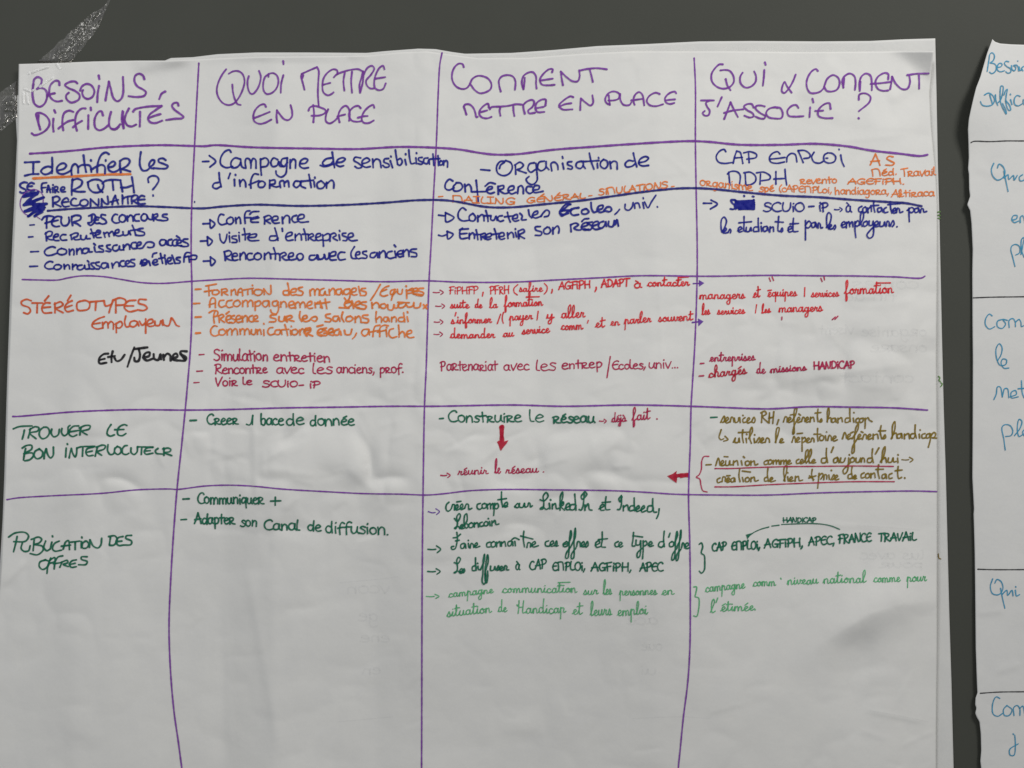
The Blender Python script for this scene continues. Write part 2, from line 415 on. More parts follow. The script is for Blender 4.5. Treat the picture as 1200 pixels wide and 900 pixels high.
# ------------------------------------------------------------------ two handwritten alphabets (x right, y up, capital height 1)
# hand A: round felt-pen print
PA = {
'A': '.70|0,0 .2,.5 .36,1 .36,1 .5,.5 .62,0;.06,.36 .3,.4 .6,.42',
'B': '.66|.1,.95 .06,.5 .1,.02;0,.9 .25,1 .48,.86 .42,.62 .12,.53 .12,.53 .45,.5 .6,.28 .42,.05 .02,0',
'C': '.66|.58,.86 .48,.98 .28,.95 .08,.7 .03,.38 .18,.08 .4,0 .62,.08',
'D': '.72|.14,.94 .1,.5 .14,.04;0,.9 .25,1 .52,.82 .62,.48 .46,.12 .04,.02',
'E': '.62|.56,.9 .4,1 .18,.86 .04,.48 .14,.1 .34,0 .58,.08;.04,.5 .28,.55 .5,.58',
'F': '.58|.12,0 .14,.5 .12,.93;0,.9 .25,.97 .56,1;.02,.46 .2,.52 .46,.54',
'G': '.70|.6,.86 .42,1 .16,.82 .04,.42 .2,.05 .46,.04 .6,.4 .6,.4 .34,.42;.6,.4 .62,.05',
'H': '.74|.08,1 .08,.5 .1,0;.02,.46 .3,.5 .6,.52;.62,1 .6,.5 .64,0',
'I': '.46|0,.98 .4,1;.2,1 .2,0;0,0 .4,.03',
'J': '.58|0,.98 .54,1;.36,1 .38,.4 .26,.02 .08,.04 .04,.25',
'K': '.60|.08,1 .06,0;.52,.9 .08,.42 .08,.42 .54,0',
'L': '.52|.1,1 .04,.5 .08,.1 .26,0 .5,.1',
'M': '.80|.08,0 .08,.5 .04,.92 .04,.92 .3,1 .54,.92 .64,.6 .68,0',
'N': '.76|.04,0 .08,.5 .08,.96 .08,.96 .26,.5 .46,.04 .6,.14 .64,.5 .62,1',
'O': '.74|.34,.95 .12,.82 .03,.44 .18,.04 .42,.02 .62,.3 .62,.68 .44,.96 .26,.94',
'P': '.62|.12,0 .14,.5 .12,.94;0,.86 .2,.98 .46,.96 .56,.74 .4,.5 .06,.42',
'Q': '.80|.4,.94 .14,.84 .03,.44 .18,.04 .42,.02 .64,.3 .62,.72 .44,.96 .26,.92;.38,.3 .5,.06 .68,-.06',
'R': '.66|.1,0 .12,.5 .1,.94;0,.88 .24,1 .5,.9 .48,.66 .14,.48 .14,.48 .34,.2 .62,0',
'S': '.60|.54,.88 .36,1 .12,.9 .12,.68 .4,.5 .54,.3 .44,.06 .2,0 .02,.1',
'T': '.60|0,.92 .3,.97 .64,1;.3,.96 .3,.5 .3,0',
'U': '.70|.06,.96 .03,.5 .14,.08 .32,0 .5,.16 .58,.5 .58,.98',
'V': '.64|.04,.96 .12,.4 .24,.02 .24,.02 .42,.5 .62,1.08',
'X': '.58|.04,.95 .52,0;.5,.95 0,0',
'Y': '.62|.04,.95 .12,.55 .3,.5 .5,.6;.56,1 .44,.4 .22,-.2',
'a': '.58|.44,.55 .24,.62 .06,.42 .08,.1 .26,.02 .42,.2 .46,.56 .46,.56 .44,.16 .56,.02',
'b': '.52|.08,1 .06,.5 .1,.08 .1,.08 .3,.0 .44,.24 .38,.54 .2,.58 .08,.4',
'c': '.48|.42,.52 .28,.62 .08,.48 .05,.16 .22,.0 .46,.08',
'd': '.58|.4,.5 .2,.58 .05,.34 .12,.04 .32,.04 .44,.3;.46,1 .44,.5 .48,.0',
'e': '.52|.07,.32 .3,.36 .42,.48 .26,.62 .08,.46 .06,.16 .22,.0 .48,.08',
'f': '.44|.46,.92 .32,1 .18,.84 .14,.4 .16,-.12;0,.46 .2,.54 .42,.56',
'g': '.58|.44,.54 .24,.62 .06,.42 .1,.1 .3,.08 .44,.34;.46,.6 .46,.1 .42,-.34 .24,-.5 .06,-.36',
'h': '.56|.08,1 .08,.5 .08,0 .08,0 .1,.38 .28,.6 .42,.46 .44,0',
'i': '.24|.1,.56 .1,.3 .12,0;.1,.86 .12,.9',
'j': '.30|.16,.56 .16,0 .1,-.36 -.04,-.4;.16,.86 .17,.9',
'l': '.26|.06,1 .04,.5 .08,.08 .22,.02',
'm': '.84|.06,.58 .08,.3 .08,0 .08,0 .1,.36 .24,.6 .36,.5 .4,0 .4,0 .42,.36 .56,.6 .7,.46 .74,0',
'n': '.56|.06,.58 .08,.3 .08,0 .08,0 .1,.36 .28,.6 .42,.48 .46,0',
'o': '.54|.26,.6 .08,.5 .05,.18 .22,.0 .42,.12 .44,.44 .28,.6 .18,.58',
'p': '.54|.1,.6 .1,.1 .12,-.42;.08,.46 .28,.62 .46,.42 .36,.08 .12,.04',
'q': '.56|.42,.54 .22,.62 .05,.4 .1,.08 .3,.08 .42,.3;.46,.6 .46,.1 .5,-.42',
'r': '.58|.08,0 .08,.56;0,.54 .24,.62 .42,.52 .34,.34 .12,.26 .12,.26 .3,.06 .56,.02',
's': '.46|.4,.56 .22,.62 .1,.5 .24,.34 .4,.22 .34,.02 .14,.0 .02,.06',
't': '.42|.16,.9 .18,.5 .2,.0;0,.54 .22,.56 .42,.6',
'u': '.56|.06,.58 .05,.2 .18,.0 .36,.12 .44,.58 .44,.58 .44,.16 .54,.02',
'v': '.50|.04,.58 .12,.25 .22,.0 .22,.0 .36,.34 .5,.7',
'x': '.48|.04,.56 .4,0;.42,.58 .0,0',
'y': '.50|.04,.56 .1,.2 .26,.14;.46,.6 .34,0 .14,-.44',
'1': '.44|0,.06 .14,.0 .26,.2 .32,1 .32,1 .3,.5 .32,0',
',': '.24|.14,.12 .12,.0 .02,-.22', '.': '.20|.08,.02 .1,.0', "'": '.22|.14,1.05 .04,.72',
'-': '.46|.04,.34 .38,.36', ' ': '.40|', '+': '.60|.04,.36 .52,.38;.28,.66 .28,.08',
'(': '.30|.24,1.1 .06,.7 .06,.2 .2,-.12', ')': '.30|.04,1.1 .22,.7 .2,.2 .02,-.12', '/': '.36|.34,1.1 .0,-.2',
'?': '.60|.04,.8 .16,1 .42,1 .5,.8 .4,.55 .24,.34;.22,.04 .24,.0',
}
# hand B: looped school cursive, joined
CB = {
'a': '.50|0,.06 .08,.14;.34,.34 .22,.42 .08,.3 .08,.06 .2,0 .32,.14 .37,.4 .37,.4 .36,.1 .42,.0 .52,.08',
'b': '.46|0,.06 .14,.34 .26,.8 .2,1 .1,.84 .08,.2 .16,0 .3,.08 .32,.32 .24,.38;.3,.34 .46,.34',
'c': '.40|0,.06 .06,.16;.33,.34 .22,.42 .08,.28 .08,.06 .2,0 .42,.1',
'd': '.52|0,.06 .08,.14;.34,.34 .2,.42 .08,.28 .1,.04 .22,0 .36,.16;.4,1 .36,.5 .36,.1 .42,0 .54,.08',
'e': '.40|0,.06 .14,.16 .30,.30 .25,.43 .14,.40 .09,.2 .16,.0 .27,.0 .42,.12',
'f': '.40|0,.06 .14,.3 .28,.8 .24,1.05 .14,.9 .12,.3 .1,-.4 .14,-.52 .22,-.4 .2,0 .2,0 .4,.12',
'g': '.50|0,.06 .08,.14;.34,.34 .22,.42 .08,.3 .1,.06 .22,.02 .34,.16 .38,.42 .38,.42 .36,-.1 .3,-.46 .16,-.5 .1,-.34 .24,-.12 .5,.08',
'h': '.50|0,.06 .14,.34 .26,.8 .2,1 .11,.84 .09,0 .09,0 .14,.3 .28,.42 .36,.3 .36,.06 .42,0 .52,.08',
'i': '.26|0,.06 .12,.4 .12,.4 .1,.1 .15,.0 .28,.1;.12,.62 .13,.65',
'j': '.28|0,.06 .14,.4 .14,.4 .12,-.2 .04,-.48 -.08,-.42 0,-.18 .28,.1;.14,.62 .15,.65',
'k': '.48|0,.06 .14,.34 .26,.8 .2,1 .1,.84 .09,0 .09,0 .14,.26 .3,.38 .28,.24 .12,.2 .12,.2 .28,.0 .48,.08',
'l': '.30|0,.06 .14,.34 .26,.8 .2,1 .1,.84 .08,.2 .14,.0 .32,.1',
'm': '.72|0,.06 .08,.38 .08,.38 .08,0 .08,0 .12,.3 .24,.42 .31,.3 .31,0 .31,0 .35,.3 .47,.42 .55,.3 .55,.06 .62,0 .74,.08',
'n': '.50|0,.06 .08,.38 .08,.38 .08,0 .08,0 .12,.3 .26,.42 .34,.3 .34,.06 .4,0 .52,.08',
'o': '.44|0,.06 .06,.16;.26,.42 .1,.34 .06,.12 .18,0 .32,.1 .32,.32 .22,.42 .2,.34 .44,.34',
'p': '.48|0,.06 .1,.44 .1,.44 .08,0 .06,-.5;.08,.26 .2,.42 .32,.34 .32,.06 .38,0 .5,.1',
'q': '.50|.34,.34 .22,.42 .08,.3 .1,.04 .22,.02 .36,.18;.38,.42 .36,-.5;.36,.0 .5,.1',
'r': '.38|0,.06 .1,.4 .1,.46 .14,.36 .26,.36 .26,.36 .22,.1 .28,0 .4,.08',
's': '.34|0,.06 .16,.44 .16,.44 .24,.2 .22,.02 .08,.0 .05,.06;.2,.02 .36,.08',
't': '.34|0,.06 .14,.4 .15,.84 .15,.84 .12,.2 .18,0 .36,.1;0,.56 .2,.6 .38,.6',
'u': '.50|0,.06 .08,.4 .08,.4 .07,.1 .16,0 .28,.1 .36,.4 .36,.4 .34,.1 .4,0 .52,.1',
'v': '.44|0,.06 .08,.4 .08,.4 .14,.1 .2,0 .32,.14 .34,.4 .34,.4 .46,.34',
'x': '.42|0,.06 .08,.38 .26,.02 .42,.08;.34,.4 .04,0',
'y': '.50|0,.06 .08,.4 .08,.4 .07,.14 .16,.04 .28,.14 .36,.4 .36,.4 .34,-.1 .26,-.46 .12,-.48 .1,-.32 .3,-.06 .5,.08',
'L': '.56|0,.7 .14,.56 .34,.8 .3,1 .18,.9 .18,.3 .1,.02 .02,.1 .16,.12 .36,.0 .56,.1',
'F': '.56|.1,.86 .3,.98 .3,.98 .26,.4 .2,.06 .06,.0 0,.12;.26,.98 .6,1.08;.12,.5 .46,.5',
'I': '.48|.02,.6 .1,.5 .26,.8 .3,1.04 .3,1.04 .26,.3 .16,.0 .02,.04 .0,.16',
'H': '.74|0,.66 .08,.56 .2,.8 .2,1 .2,1 .16,.4 .08,0;.2,.46 .5,.5;.58,1 .5,.5 .48,.06 .56,0 .74,.1',
',': PA[','], '.': PA['.'], "'": PA["'"], '-': PA['-'], ' ': '.3|', '&': '.4|.3,.6 .1,.3 .1,.1 .24,.0 .36,.2;.0,.36 .38,.4;.2,.7 .18,-.05',
}
ACC = {'é': ('e', 'a'), 'è': ('e', 'g'), 'ê': ('e', 'c'), 'à': ('a', 'g'), 'É': ('E', 'A'), 'î': ('ı', 'c'), 'ē': ('e', 'm')}

def glyph(font, ch):
    T = PA if font == 'P' else CB
    g = T.get(ch) or PA.get(ch) or CB.get(ch)
    adv, rest = g.split('|')
    st = parse(rest)
    return float(adv), st

def word_strokes(text, x0, x1, y0, y1, H, font='P', slant=0.0, jit=1.0):
    out, x = [], 0.0
    for ch in text:
        acc = None
        if ch in ACC: ch, acc = ACC[ch]
        nodot = ch == 'ı'
        if nodot: ch = 'i'
        adv, st = glyph(font, ch)
        if nodot: st = st[:-1]
        if acc:
            top = .62 if font == 'P' else .46
            if ch.isupper(): top = 1.02
            m = adv * .45
            st = st + {'a': [[(m - .06, top + .1), (m + .14, top + .28)]], 'g': [[(m - .12, top + .3), (m + .06, top + .1)]],
                       'c': [[(m - .16, top + .1), (m, top + .26), (m, top + .26), (m + .16, top + .12)]],
                       'A': [[(m - .02, top + .1), (m + .18, top + .42)]], 'm': [[(m - .14, top + .16), (m + .16, top + .2)]]}[acc]
        a = random.gauss(0, .03) * jit; sc = 1 + random.gauss(0, .045) * jit; dy = random.gauss(0, .022) * jit
        ca, sa = math.cos(a), math.sin(a)
        if font == 'C' and ch.islower(): ca, sa, sc, dy = 1, 0, 1 + random.gauss(0, .03) * jit, dy * .6
        low = .88 if (font == 'C' and ch in 'aceimnorsuvxygpq') else 1.0
        for s in st:
            q = []
            prev = None; pj = None
            for p in s:
                if prev == p: q.append(pj); continue
                jx = random.gauss(0, .010) * jit; jy = random.gauss(0, .010) * jit
                u = (p[0] - adv / 2) * sc; v = p[1] * sc * (low if p[1] > 0 else 1)
                pj = (x + adv / 2 + u * ca - v * sa + jx + slant * v, u * sa + v * ca + dy + jy)
                prev = p; q.append(pj)
            out.append(q)
        x += adv
    xs = [p[0] for s in out for p in s]
    a, b = min(xs), max(xs)
    res = []
    for s in out:
        q = []
        prev = None
        for p in s:
            t = (p[0] - a) / max(1e-6, (b - a))
            q.append((x0 + (x1 - x0) * t, y0 + (y1 - y0) * t - p[1] * H))
        res.append(q)
    return res

# ------------------------------------------------------------------ the setting
X0, Z0 = to_wall(np.array([-700.]), np.array([-500.]), 0)[0][[0, 2]]
me = bpy.data.meshes.new("wall")
wx = np.linspace(-2.2, 2.6, 49); wz = np.linspace(-.2, 3.0, 33)
GX, GZ = np.meshgrid(wx, wz)
P = np.stack([GX, GX * 0, GZ], -1).reshape(-1, 3)
idx = np.arange(GX.size).reshape(GX.shape)
q = np.stack([idx[:-1, :-1], idx[:-1, 1:], idx[1:, 1:], idx[1:, :-1]], -1).reshape(-1, 4)
me.from_pydata(P.tolist(), [], q.tolist())
wall = link("wall", me, None, M_wall)
tag(wall, kind='structure')

# ------------------------------------------------------------------ sheets
FRONT_L = curve([(22, 75), (21.5, 112), (21, 150), (20, 180), (19, 215), (15, 300), (12, 380), (9, 450), (6, 560), (4, 600), (1.5, 660), (-6, 760), (-16, 900), (-26, 1010)], 1)
FRONT_R = curve([(1094, 60), (1091, 85), (1089, 110), (1091, 150), (1096, 200), (1098, 240), (1098, 300), (1097, 420), (1098, 540), (1098, 640), (1098, 740), (1097, 860), (1097, 1010)], 1)
FRONT_T = curve([(22, 75), (60, 74), (110, 72), (160, 71), (196, 71), (240, 69), (300, 66.5), (360, 66), (430, 65), (470, 61), (500, 60), (530, 64), (560, 68), (620, 67.5), (680, 63), (740, 60), (800, 60), (860, 60), (940, 61), (1000, 60.5), (1060, 60), (1094, 60)], 0)
BOT = curve([(-60, 1008), (300, 1012), (700, 1006), (1150, 1010)], 0)
BACK_L = curve([(25, 60), (17, 110), (18, 130), (20, 165), (18, 210), (15, 270), (12, 340), (8.5, 440), (5, 560), (3, 610), (0, 660), (-8, 760), (-18, 900), (-30, 1010)], 1)
BACK_R = curve([(1096, 45), (1097.5, 110), (1099, 190), (1101, 260), (1102.5, 330), (1104, 400), (1106, 480), (1108.5, 560), (1110.5, 640), (1112.5, 720), (1115, 800), (1117.5, 900), (1120, 1010)], 1)
BACK_T = curve([(17, 112), (60, 110), (150, 90), (200, 68), (226, 67), (255, 63.5), (300, 61.5), (360, 61.5), (430, 62), (450, 60), (490, 57), (510, 57.5), (530, 61), (545, 63), (600, 62), (650, 58.5), (700, 54), (760, 51.5), (820, 48.5), (880, 48), (960, 48.5), (1020, 48), (1060, 46), (1096, 45)], 0)

backing = empty("backing_sheet", (0, -.001, 1.4))
tag(backing, "blank white sheet behind the marker table, showing only at its top and right edges", "paper sheet")
o = link("paper_sheet", grid_mesh("backing_paper", BACK_L, BACK_R, BACK_T, BOT, F_back, 420, 340), backing, M_back); thick(o)

poster = empty("handwritten_poster", (0, -.006, 1.4))
tag(poster, "large white paper with a four column table handwritten in coloured markers", "poster")
o = link("paper_sheet", grid_mesh("poster_paper", FRONT_L, FRONT_R, FRONT_T, BOT, F_main, 560, 460), poster, M_front); thick(o)

side = empty("side_poster", (0.6, -.006, 1.4))
tag(side, "narrow view of a white poster with torn left edge and sky blue handwriting", "poster")
RL = curve([(1163, 46), (1160, 54), (1157, 62), (1153, 76), (1149, 90), (1144, 103), (1141, 115), (1138, 128), (1135.5, 140), (1134.5, 152), (1135, 165),
            (1135.5, 185), (1134.6, 198), (1135.6, 204), (1136, 222), (1137, 230), (1133.6, 240), (1137, 247), (1138.6, 262), (1140, 292), (1139.5, 320),
            (1139.8, 380), (1140.2, 420), (1140, 500), (1139.6, 560), (1141.5, 597), (1141, 603), (1141.6, 620), (1142.4, 650), (1143, 700), (1143.6, 760), (1145, 800), (1145.6, 812),
            (1143.4, 818), (1143, 826), (1144.4, 830), (1143, 836), (1145, 841), (1148, 846), (1149.5, 860), (1150, 880), (1149, 892), (1150.5, 905), (1152, 1010)], 1)
RR = curve([(1345, 40), (1352, 1010)], 1)
RT = curve([(1135, 46), (1163, 46), (1166, 49), (1172, 51), (1185, 52), (1200, 52.5), (1345, 48)], 0)
o = link("paper_sheet", grid_mesh("side_paper", RL, RR, RT, BOT, F_right, 120, 620), side, M_right); thick(o)

# ------------------------------------------------------------------ ruled lines, drawn one by one
def rule(pts, wd, col, par, fld, label):
    ink_mesh("ruled_line", [[tuple(map(float, a.split(','))) for a in pts.split()]], wd, fld, INK[col], par, label, lift=.33)
RULES = [
 ("35,180 60,178.5 90,176 120,173 150,171.2 190,170 227,171 240,171.2 252,170 295,172.5 370,174 420,174.5 470,172 520,173.5 540,175.3 562,179 580,181 606,180.5 647,175.5 700,171.5 740,168.7 807,165.2 830,166 865,169.3 916,169.5 955,168.3 994,171.4 1020,176 1055,180 1079,182.6 1087,181.2", 2.6, 'purple', "purple line closing the heading row"),
 ("56,247 80,245 120,243 160,241.6 200,242.8 226,244 240,244 260,242 300,239.8 350,241.2 400,240.2 450,237.5 490,234.5 520,234.5 540,237 560,241 575,242.8 600,242.8 640,239 680,235 720,229.5 760,224 800,220.5 830,221 870,225 915,229 960,231 1000,234 1040,236.5 1062,238 1080,241.5", 2.7, 'navy', "navy line across the blue row"),
 ("26,327.5 45,328 68,328 80,325.5 95,323.3 120,324 140,327 165,331 190,332 225,329.5 250,328 290,326 340,327 400,328.6 450,330 500,329 540,330.5 600,330.5 650,328 700,325.5 750,323 815,323.5 840,323.5 900,322.5 960,323 1000,323.2 1050,324.4 1080,325.6 1084,323.5", 1.8, 'purple', "purple line above the orange row"),
 ("15,488 20,488 45,486 80,483 120,481 160,480 215,480.5 260,480 330,478 400,477 460,476 510,476 600,474.5 660,476 740,474.5 810,476 850,477.5 900,479 950,476.5 1000,477 1050,478 1087,480.5", 2.0, 'purple', "purple line above the first green row"),
 ("8,585.5 20,583.5 60,581 120,578 160,574 200,573 207,573.5 240,569.5 270,568.5 300,570 330,573 380,576 430,578.5 470,579 500,580 520,578.5 550,575 590,573.5 650,574 720,575 760,577 790,579 850,580 900,580 960,577.5 1020,576 1070,575.3 1098,576", 1.7, 'purple', "thin purple line above the last row"),
 ("233,74 231,110 229,150 228,170 226,210 224.4,250 224,300 224.8,335 224.4,380 223,410 220,447 217.5,475 213,520 207.5,572 203,630 200,680 198,735 200,790 204,835 209,870 213,900 222,960 228,1004", 1.9, 'purple', "first upright purple line, bowed at the bottom"),
 ("518,62 515.5,75 513.5,110 511.5,165 508,230 505,290 503,325 501,380 499.5,430 497.5,475 496,560 495,640 494.5,720 494,900 493,1004", 1.8, 'purple', "second upright purple line"),
 ("813.5,68 815,100 815,165 816,230 817,280 817,325 814.5,400 811.5,450 810,475 809,520 807,580 808.5,640 809,700 808.5,760 806,800 801,840 797,880 795,900 789,1004", 1.8, 'purple', "third upright purple line"),
]
for p_, w_, c_, l_ in RULES: rule(p_, w_, c_, poster, F_main, l_)
for p_ in ("1138,167 1141,165.6 1160,165.8 1180,165 1200,165 1260,163.5 1346,162", "1140.5,349 1160,348.2 1200,347.6 1270,346 1347,345", "1146,667 1165,667.5 1200,667.4 1270,666 1348,665", "1149,812.4 1170,811 1200,810.6 1270,810 1349,808"):
    rule(p_, 1.3, 'black', side, F_right, None)

# ------------------------------------------------------------------ writing traced stroke by stroke
def T(label, col, wd, *parts, fills=(), par=None, fld=None, name="written_word"):
    st = []
    for ox, oy, k, s in parts: st += parse(s, ox, oy, k)
    ink_mesh(name, st, wd, fld or F_main, INK[col], par or poster, label, fills=fills)

P_ = 'purple'
T("BESOINS in purple capitals", P_, 2.5, (20, 75, 10, "190,235 178,360 200,460 260,500 320,465 352,370 330,300 280,280 232,292;190,235 200,180 240,152 285,175 285,215 265,260 232,292;186,250 180,360 197,450;495,245 490,205 450,195 395,240 375,310 380,370 420,420 470,438 525,430;355,370 400,350 440,342;705,225 680,205 620,208 560,245 600,280 680,315 730,360 725,410 680,440 630,450 580,410 575,365 605,335;738,310 760,260 815,232 870,250 905,320 880,385 825,408 780,385 762,330 772,305;960,255 945,340 938,445;956,135 963,175"),
  (120, 75, 10, "35,425 55,310 75,205 75,205 95,280 130,400 175,435 220,405 242,340 240,150;490,175 475,135 430,112 385,135 375,200 410,260 480,300 510,330 490,370 400,385 305,375"))
T(None, P_, 2.5, (120, 75, 10, "735,322 695,345 665,410"), name="comma")
T("DIFFICULTES in purple capitals", P_, 2.5, (20, 75, 10, "270,765 245,680 225,610 225,580 265,572 330,600 375,660 375,720 330,780 260,820 200,832 172,812;250,600 248,680 266,742;425,640 420,720 427,790;435,540 448,570;658,560 610,545 555,570 535,620 530,700 540,775;485,755 530,715 600,670 660,655;800,520 760,520 710,560 685,620 682,700 700,780;655,740 700,700 760,665;835,600 832,760;862,510 865,540;1005,600 990,555 960,555 920,610 905,680 920,750 965,775 1020,755 1070,715"),
  (120, 75, 10, "100,560 80,640 80,720 110,760 160,755 208,705;110,760 150,765 190,735;235,550 228,640 245,755;243,560 238,650 250,750;310,520 275,590 262,660 290,715 340,730 395,708;360,555 380,530 450,510 560,495 692,490;440,560 440,640 437,730;692,490 620,540 555,590 535,640 560,680 620,690 700,662;545,630 610,605 680,585;890,485 880,455 840,455 815,485 840,530 920,590 950,620 930,635 850,640 745,655"))
T("QUOI in purple capitals", P_, 2.1, (240, 65, 10, "250,160 205,220 160,310 140,400 155,480 210,555 280,580 340,560 400,490 450,380 465,290 440,215 390,182 330,185 280,212;322,340 330,430 355,520 385,570 420,578;515,240 500,300 505,380 530,440 560,450 610,400 645,320 655,240 635,180;745,250 745,225 710,245 685,320 690,410 725,450 780,440 835,390 862,310 845,235 800,205 745,215;920,230 895,330 890,435;918,65 922,100"))
T("METTRE in purple capitals over EN PLACE", P_, 2.1, (350, 65, 10, "68,400 45,310 28,250 35,215 35,215 110,180 215,135 215,135 235,180 230,300 225,450 235,590;40,270 55,230;455,215 450,175 410,160 350,190 295,260 278,350 290,430 340,465 385,450 410,430;290,340 370,320;412,255 440,225 520,190 620,165 700,160 748,185;540,200 525,300 535,410;625,190 615,300 625,435;755,185 735,260 712,350 720,435 720,435 750,320 765,220 810,140 860,120 885,150 850,220 790,295 800,350 840,385 880,385;1005,160 990,120 955,135 905,220 885,310 895,380 940,405 990,390 1020,325;900,270 1015,252"))
T("EN in purple under QUOI", P_, 2.2, (240, 65, 10, "715,600 700,572 650,580 590,640 568,710 580,770 640,800 700,790 780,750;570,735 650,705 760,660;848,785 840,720 845,640 845,640 880,690 930,745 980,755 1020,715 1022,650 1005,580"))
T("PLACE in purple under METTRE", P_, 2.2, (350, 65, 10, "172,780 180,680 170,580;115,645 130,610 180,590 260,610 315,640 310,670 250,700 150,705;345,630 320,700 320,770 360,795 420,765 470,710;478,780 465,700 500,620 550,588 580,610 600,680 590,765;455,712 545,690;725,615 700,590 650,600 600,650 590,710 620,760 680,775 735,768;885,610 875,578 830,595 765,660 738,740 760,785 820,790 880,760;695,728 750,712 808,708"))
T("COMMENT in purple at the top of the third column", P_, 2.2, (515, 65, 10, "285,135 270,100 225,95 175,140 147,220 155,300 200,365 270,392 320,380 355,340;358,330 385,275 440,240 500,240 570,270 608,330 600,390 540,430 470,440 410,400 370,345;718,420 700,350 698,290 730,245 800,228 860,245 890,300 885,400;985,395 965,320 985,240 1040,200 1095,195 1130,240 1132,330 1138,385;1000,260 995,320 985,395"),
  (620, 65, 6.6667, "180,130 185,108 160,105 110,145 85,190 100,225 150,232 200,228;85,195 185,180;265,230 255,180 248,125 248,125 290,165 340,200 380,200 395,165 392,115;392,118 450,105 530,98 608,107;475,112 488,160 498,205"))
T("METTRE in purple before EN PLACE", P_, 2.3, (515, 65, 10, "315,690 300,640 285,600 285,600 300,575 350,572 395,610 420,670 432,722 445,718;580,610 570,565 530,580 475,640 468,690 500,725 560,735 610,718;475,665 560,642;590,630 610,605 700,598 800,590 900,570 970,575;712,610 705,650 715,705;865,600 868,650 878,708;1000,680 985,620 985,580 1030,535 1090,520 1110,545 1090,600 1040,645 1050,675 1120,670"),
  (620, 65, 6.6667, "128,390 130,345 105,342 60,370 50,410 65,440 120,440;50,412 115,400"))
T("EN in purple in the third column", P_, 2.2, (620, 65, 6.6667, "345,325 325,318 270,350 235,390 260,420 340,420;235,400 280,380 330,372;400,425 402,370 405,335 405,335 440,365 480,390 500,370 495,310"))
T("PLACE in purple in the third column", P_, 2.1, (620, 65, 6.6667, "632,385 605,370 595,340 620,295 665,280 705,300 700,335 660,350 620,350;622,310 632,385;712,300 715,350 740,385 785,385 800,365;825,385 815,350 830,305 860,285 885,305 900,388;800,350 885,338;1020,300 990,290 940,315 920,355 940,385 990,395 1048,380;1150,295 1140,282 1095,295 1062,335 1070,365 1100,378 1135,370;1065,350 1100,345 1140,342"))
T("QUI in purple capitals", P_, 2.2, (815, 65, 9.23, "295,95 260,95 210,140 175,200 180,280 230,335 300,358 370,340 415,285 410,220 370,165 320,155 270,160;328,255 345,320 380,375;510,185 485,230 490,300 540,345 600,335 650,285 655,220 635,170;745,155 740,240 730,325;752,75 760,100"))
T("purple ampersand written like a fish", P_, 2.1, (815, 65, 9.23, "1085,205 1050,290 1000,370 960,405 935,385 945,320 965,285 990,330 1040,400"), name="ampersand")
T("J'ASSOCIE in purple capitals", P_, 2.2, (815, 65, 9.23, "60,485 200,485;150,488 115,510 125,550 155,600 140,645 100,648 78,620 100,600;285,450 240,550;312,685 345,600 380,505 380,505 410,570 460,665;310,620 400,595 520,580;630,560 610,525 560,525 525,550 560,590 620,625 630,655 590,670 530,650;750,550 710,540 660,545 650,570 700,620 755,655 745,680 700,680 650,660;890,565 850,560 790,580 765,625 790,665 860,680 930,675 945,630 920,570 860,555;1115,565 1090,535 1040,545 995,600 1010,650 1070,660 1170,655"),
  (930, 65, 6.667, "130,405 125,480;148,338 155,365;290,415 280,372 240,380 195,425 195,470 240,488 305,488;170,432 232,430"))
T(None, P_, 2.1, (930, 65, 6.667, "510,345 515,305 560,295 600,320 595,360 510,435;508,488 511,492"), name="question_mark")
T("COMMENT in purple at the top right", P_, 2.2, (930, 65, 6.667, "190,120 175,105 140,125 105,190 105,250 130,290 170,293 210,280 240,250;240,240 265,180 310,152 350,175 360,220 340,265 300,280 260,275 240,245;390,250 380,200 400,160 440,140 475,160 485,210 480,268;395,180 390,250;518,275 515,220 530,165 565,140 600,155 612,210 612,270;522,205 519,275;740,185 740,145 715,135 660,165 640,210 660,260 700,275 740,272;605,220 680,215 760,205;755,262 765,210 770,165 770,165 800,220 850,262 890,258 910,210 905,155;890,152 960,142 1055,140;980,155 982,200 982,258"))
B_ = 'blue'
T("Identifier in blue", B_, 2.5, (15, 165, 10, "140,252 225,248 310,245;240,250 238,390;140,408 220,390 300,388;460,195 462,300 458,380;455,310 410,300 350,325 330,360 370,392 430,378 462,350;530,345 600,325 625,290 600,262 550,275 515,320 525,370 575,390 640,370 685,340;690,400 685,340 700,290 730,270 760,300 765,375;765,310 800,285 850,280 900,290 915,320 920,365;828,170 840,270 858,365;915,225 916,232;1125,155 1090,135 1040,160 1005,230 990,300 988,370;915,340 980,300 1040,280 1075,300 1080,385;1088,225 1088,235"),
  (120, 165, 10, "75,310 130,295 150,260 130,240 90,260 65,300 80,345 130,365 180,345 210,320;215,370 205,300 205,250;205,235 250,208 300,210 320,240 290,290 230,330 270,340 325,358"))
T("les in blue beside Identifier", B_, 2.5, (120, 165, 10, "450,130 438,220 440,290 470,345 520,345 560,310;560,305 600,270 610,230 580,225 548,270 555,310 600,325;740,225 710,205 660,215 660,245 720,270 765,295 750,320 680,325 600,318"))
ink_mesh("underline", parse("39,209 60,207.8 90,206.4 120,204.6 153,204"), 2.9, F_main, INK['orange'], poster, "thick orange underline")
T("RQTH in blue capitals", B_, 2.5, (15, 165, 10, "700,450 690,540 690,635;695,460 760,445 810,470 800,520 740,560 700,580 760,595 845,595;875,485 940,455 1020,460 1060,500 1055,560 1010,600 940,600 890,550 880,490;995,515 1010,560 1050,600"), (120, 165, 10, "0,500 30,470 120,455 215,460;118,470 128,575;210,460 222,530 235,595;215,545 280,545 340,525;345,425 360,520 370,605"))
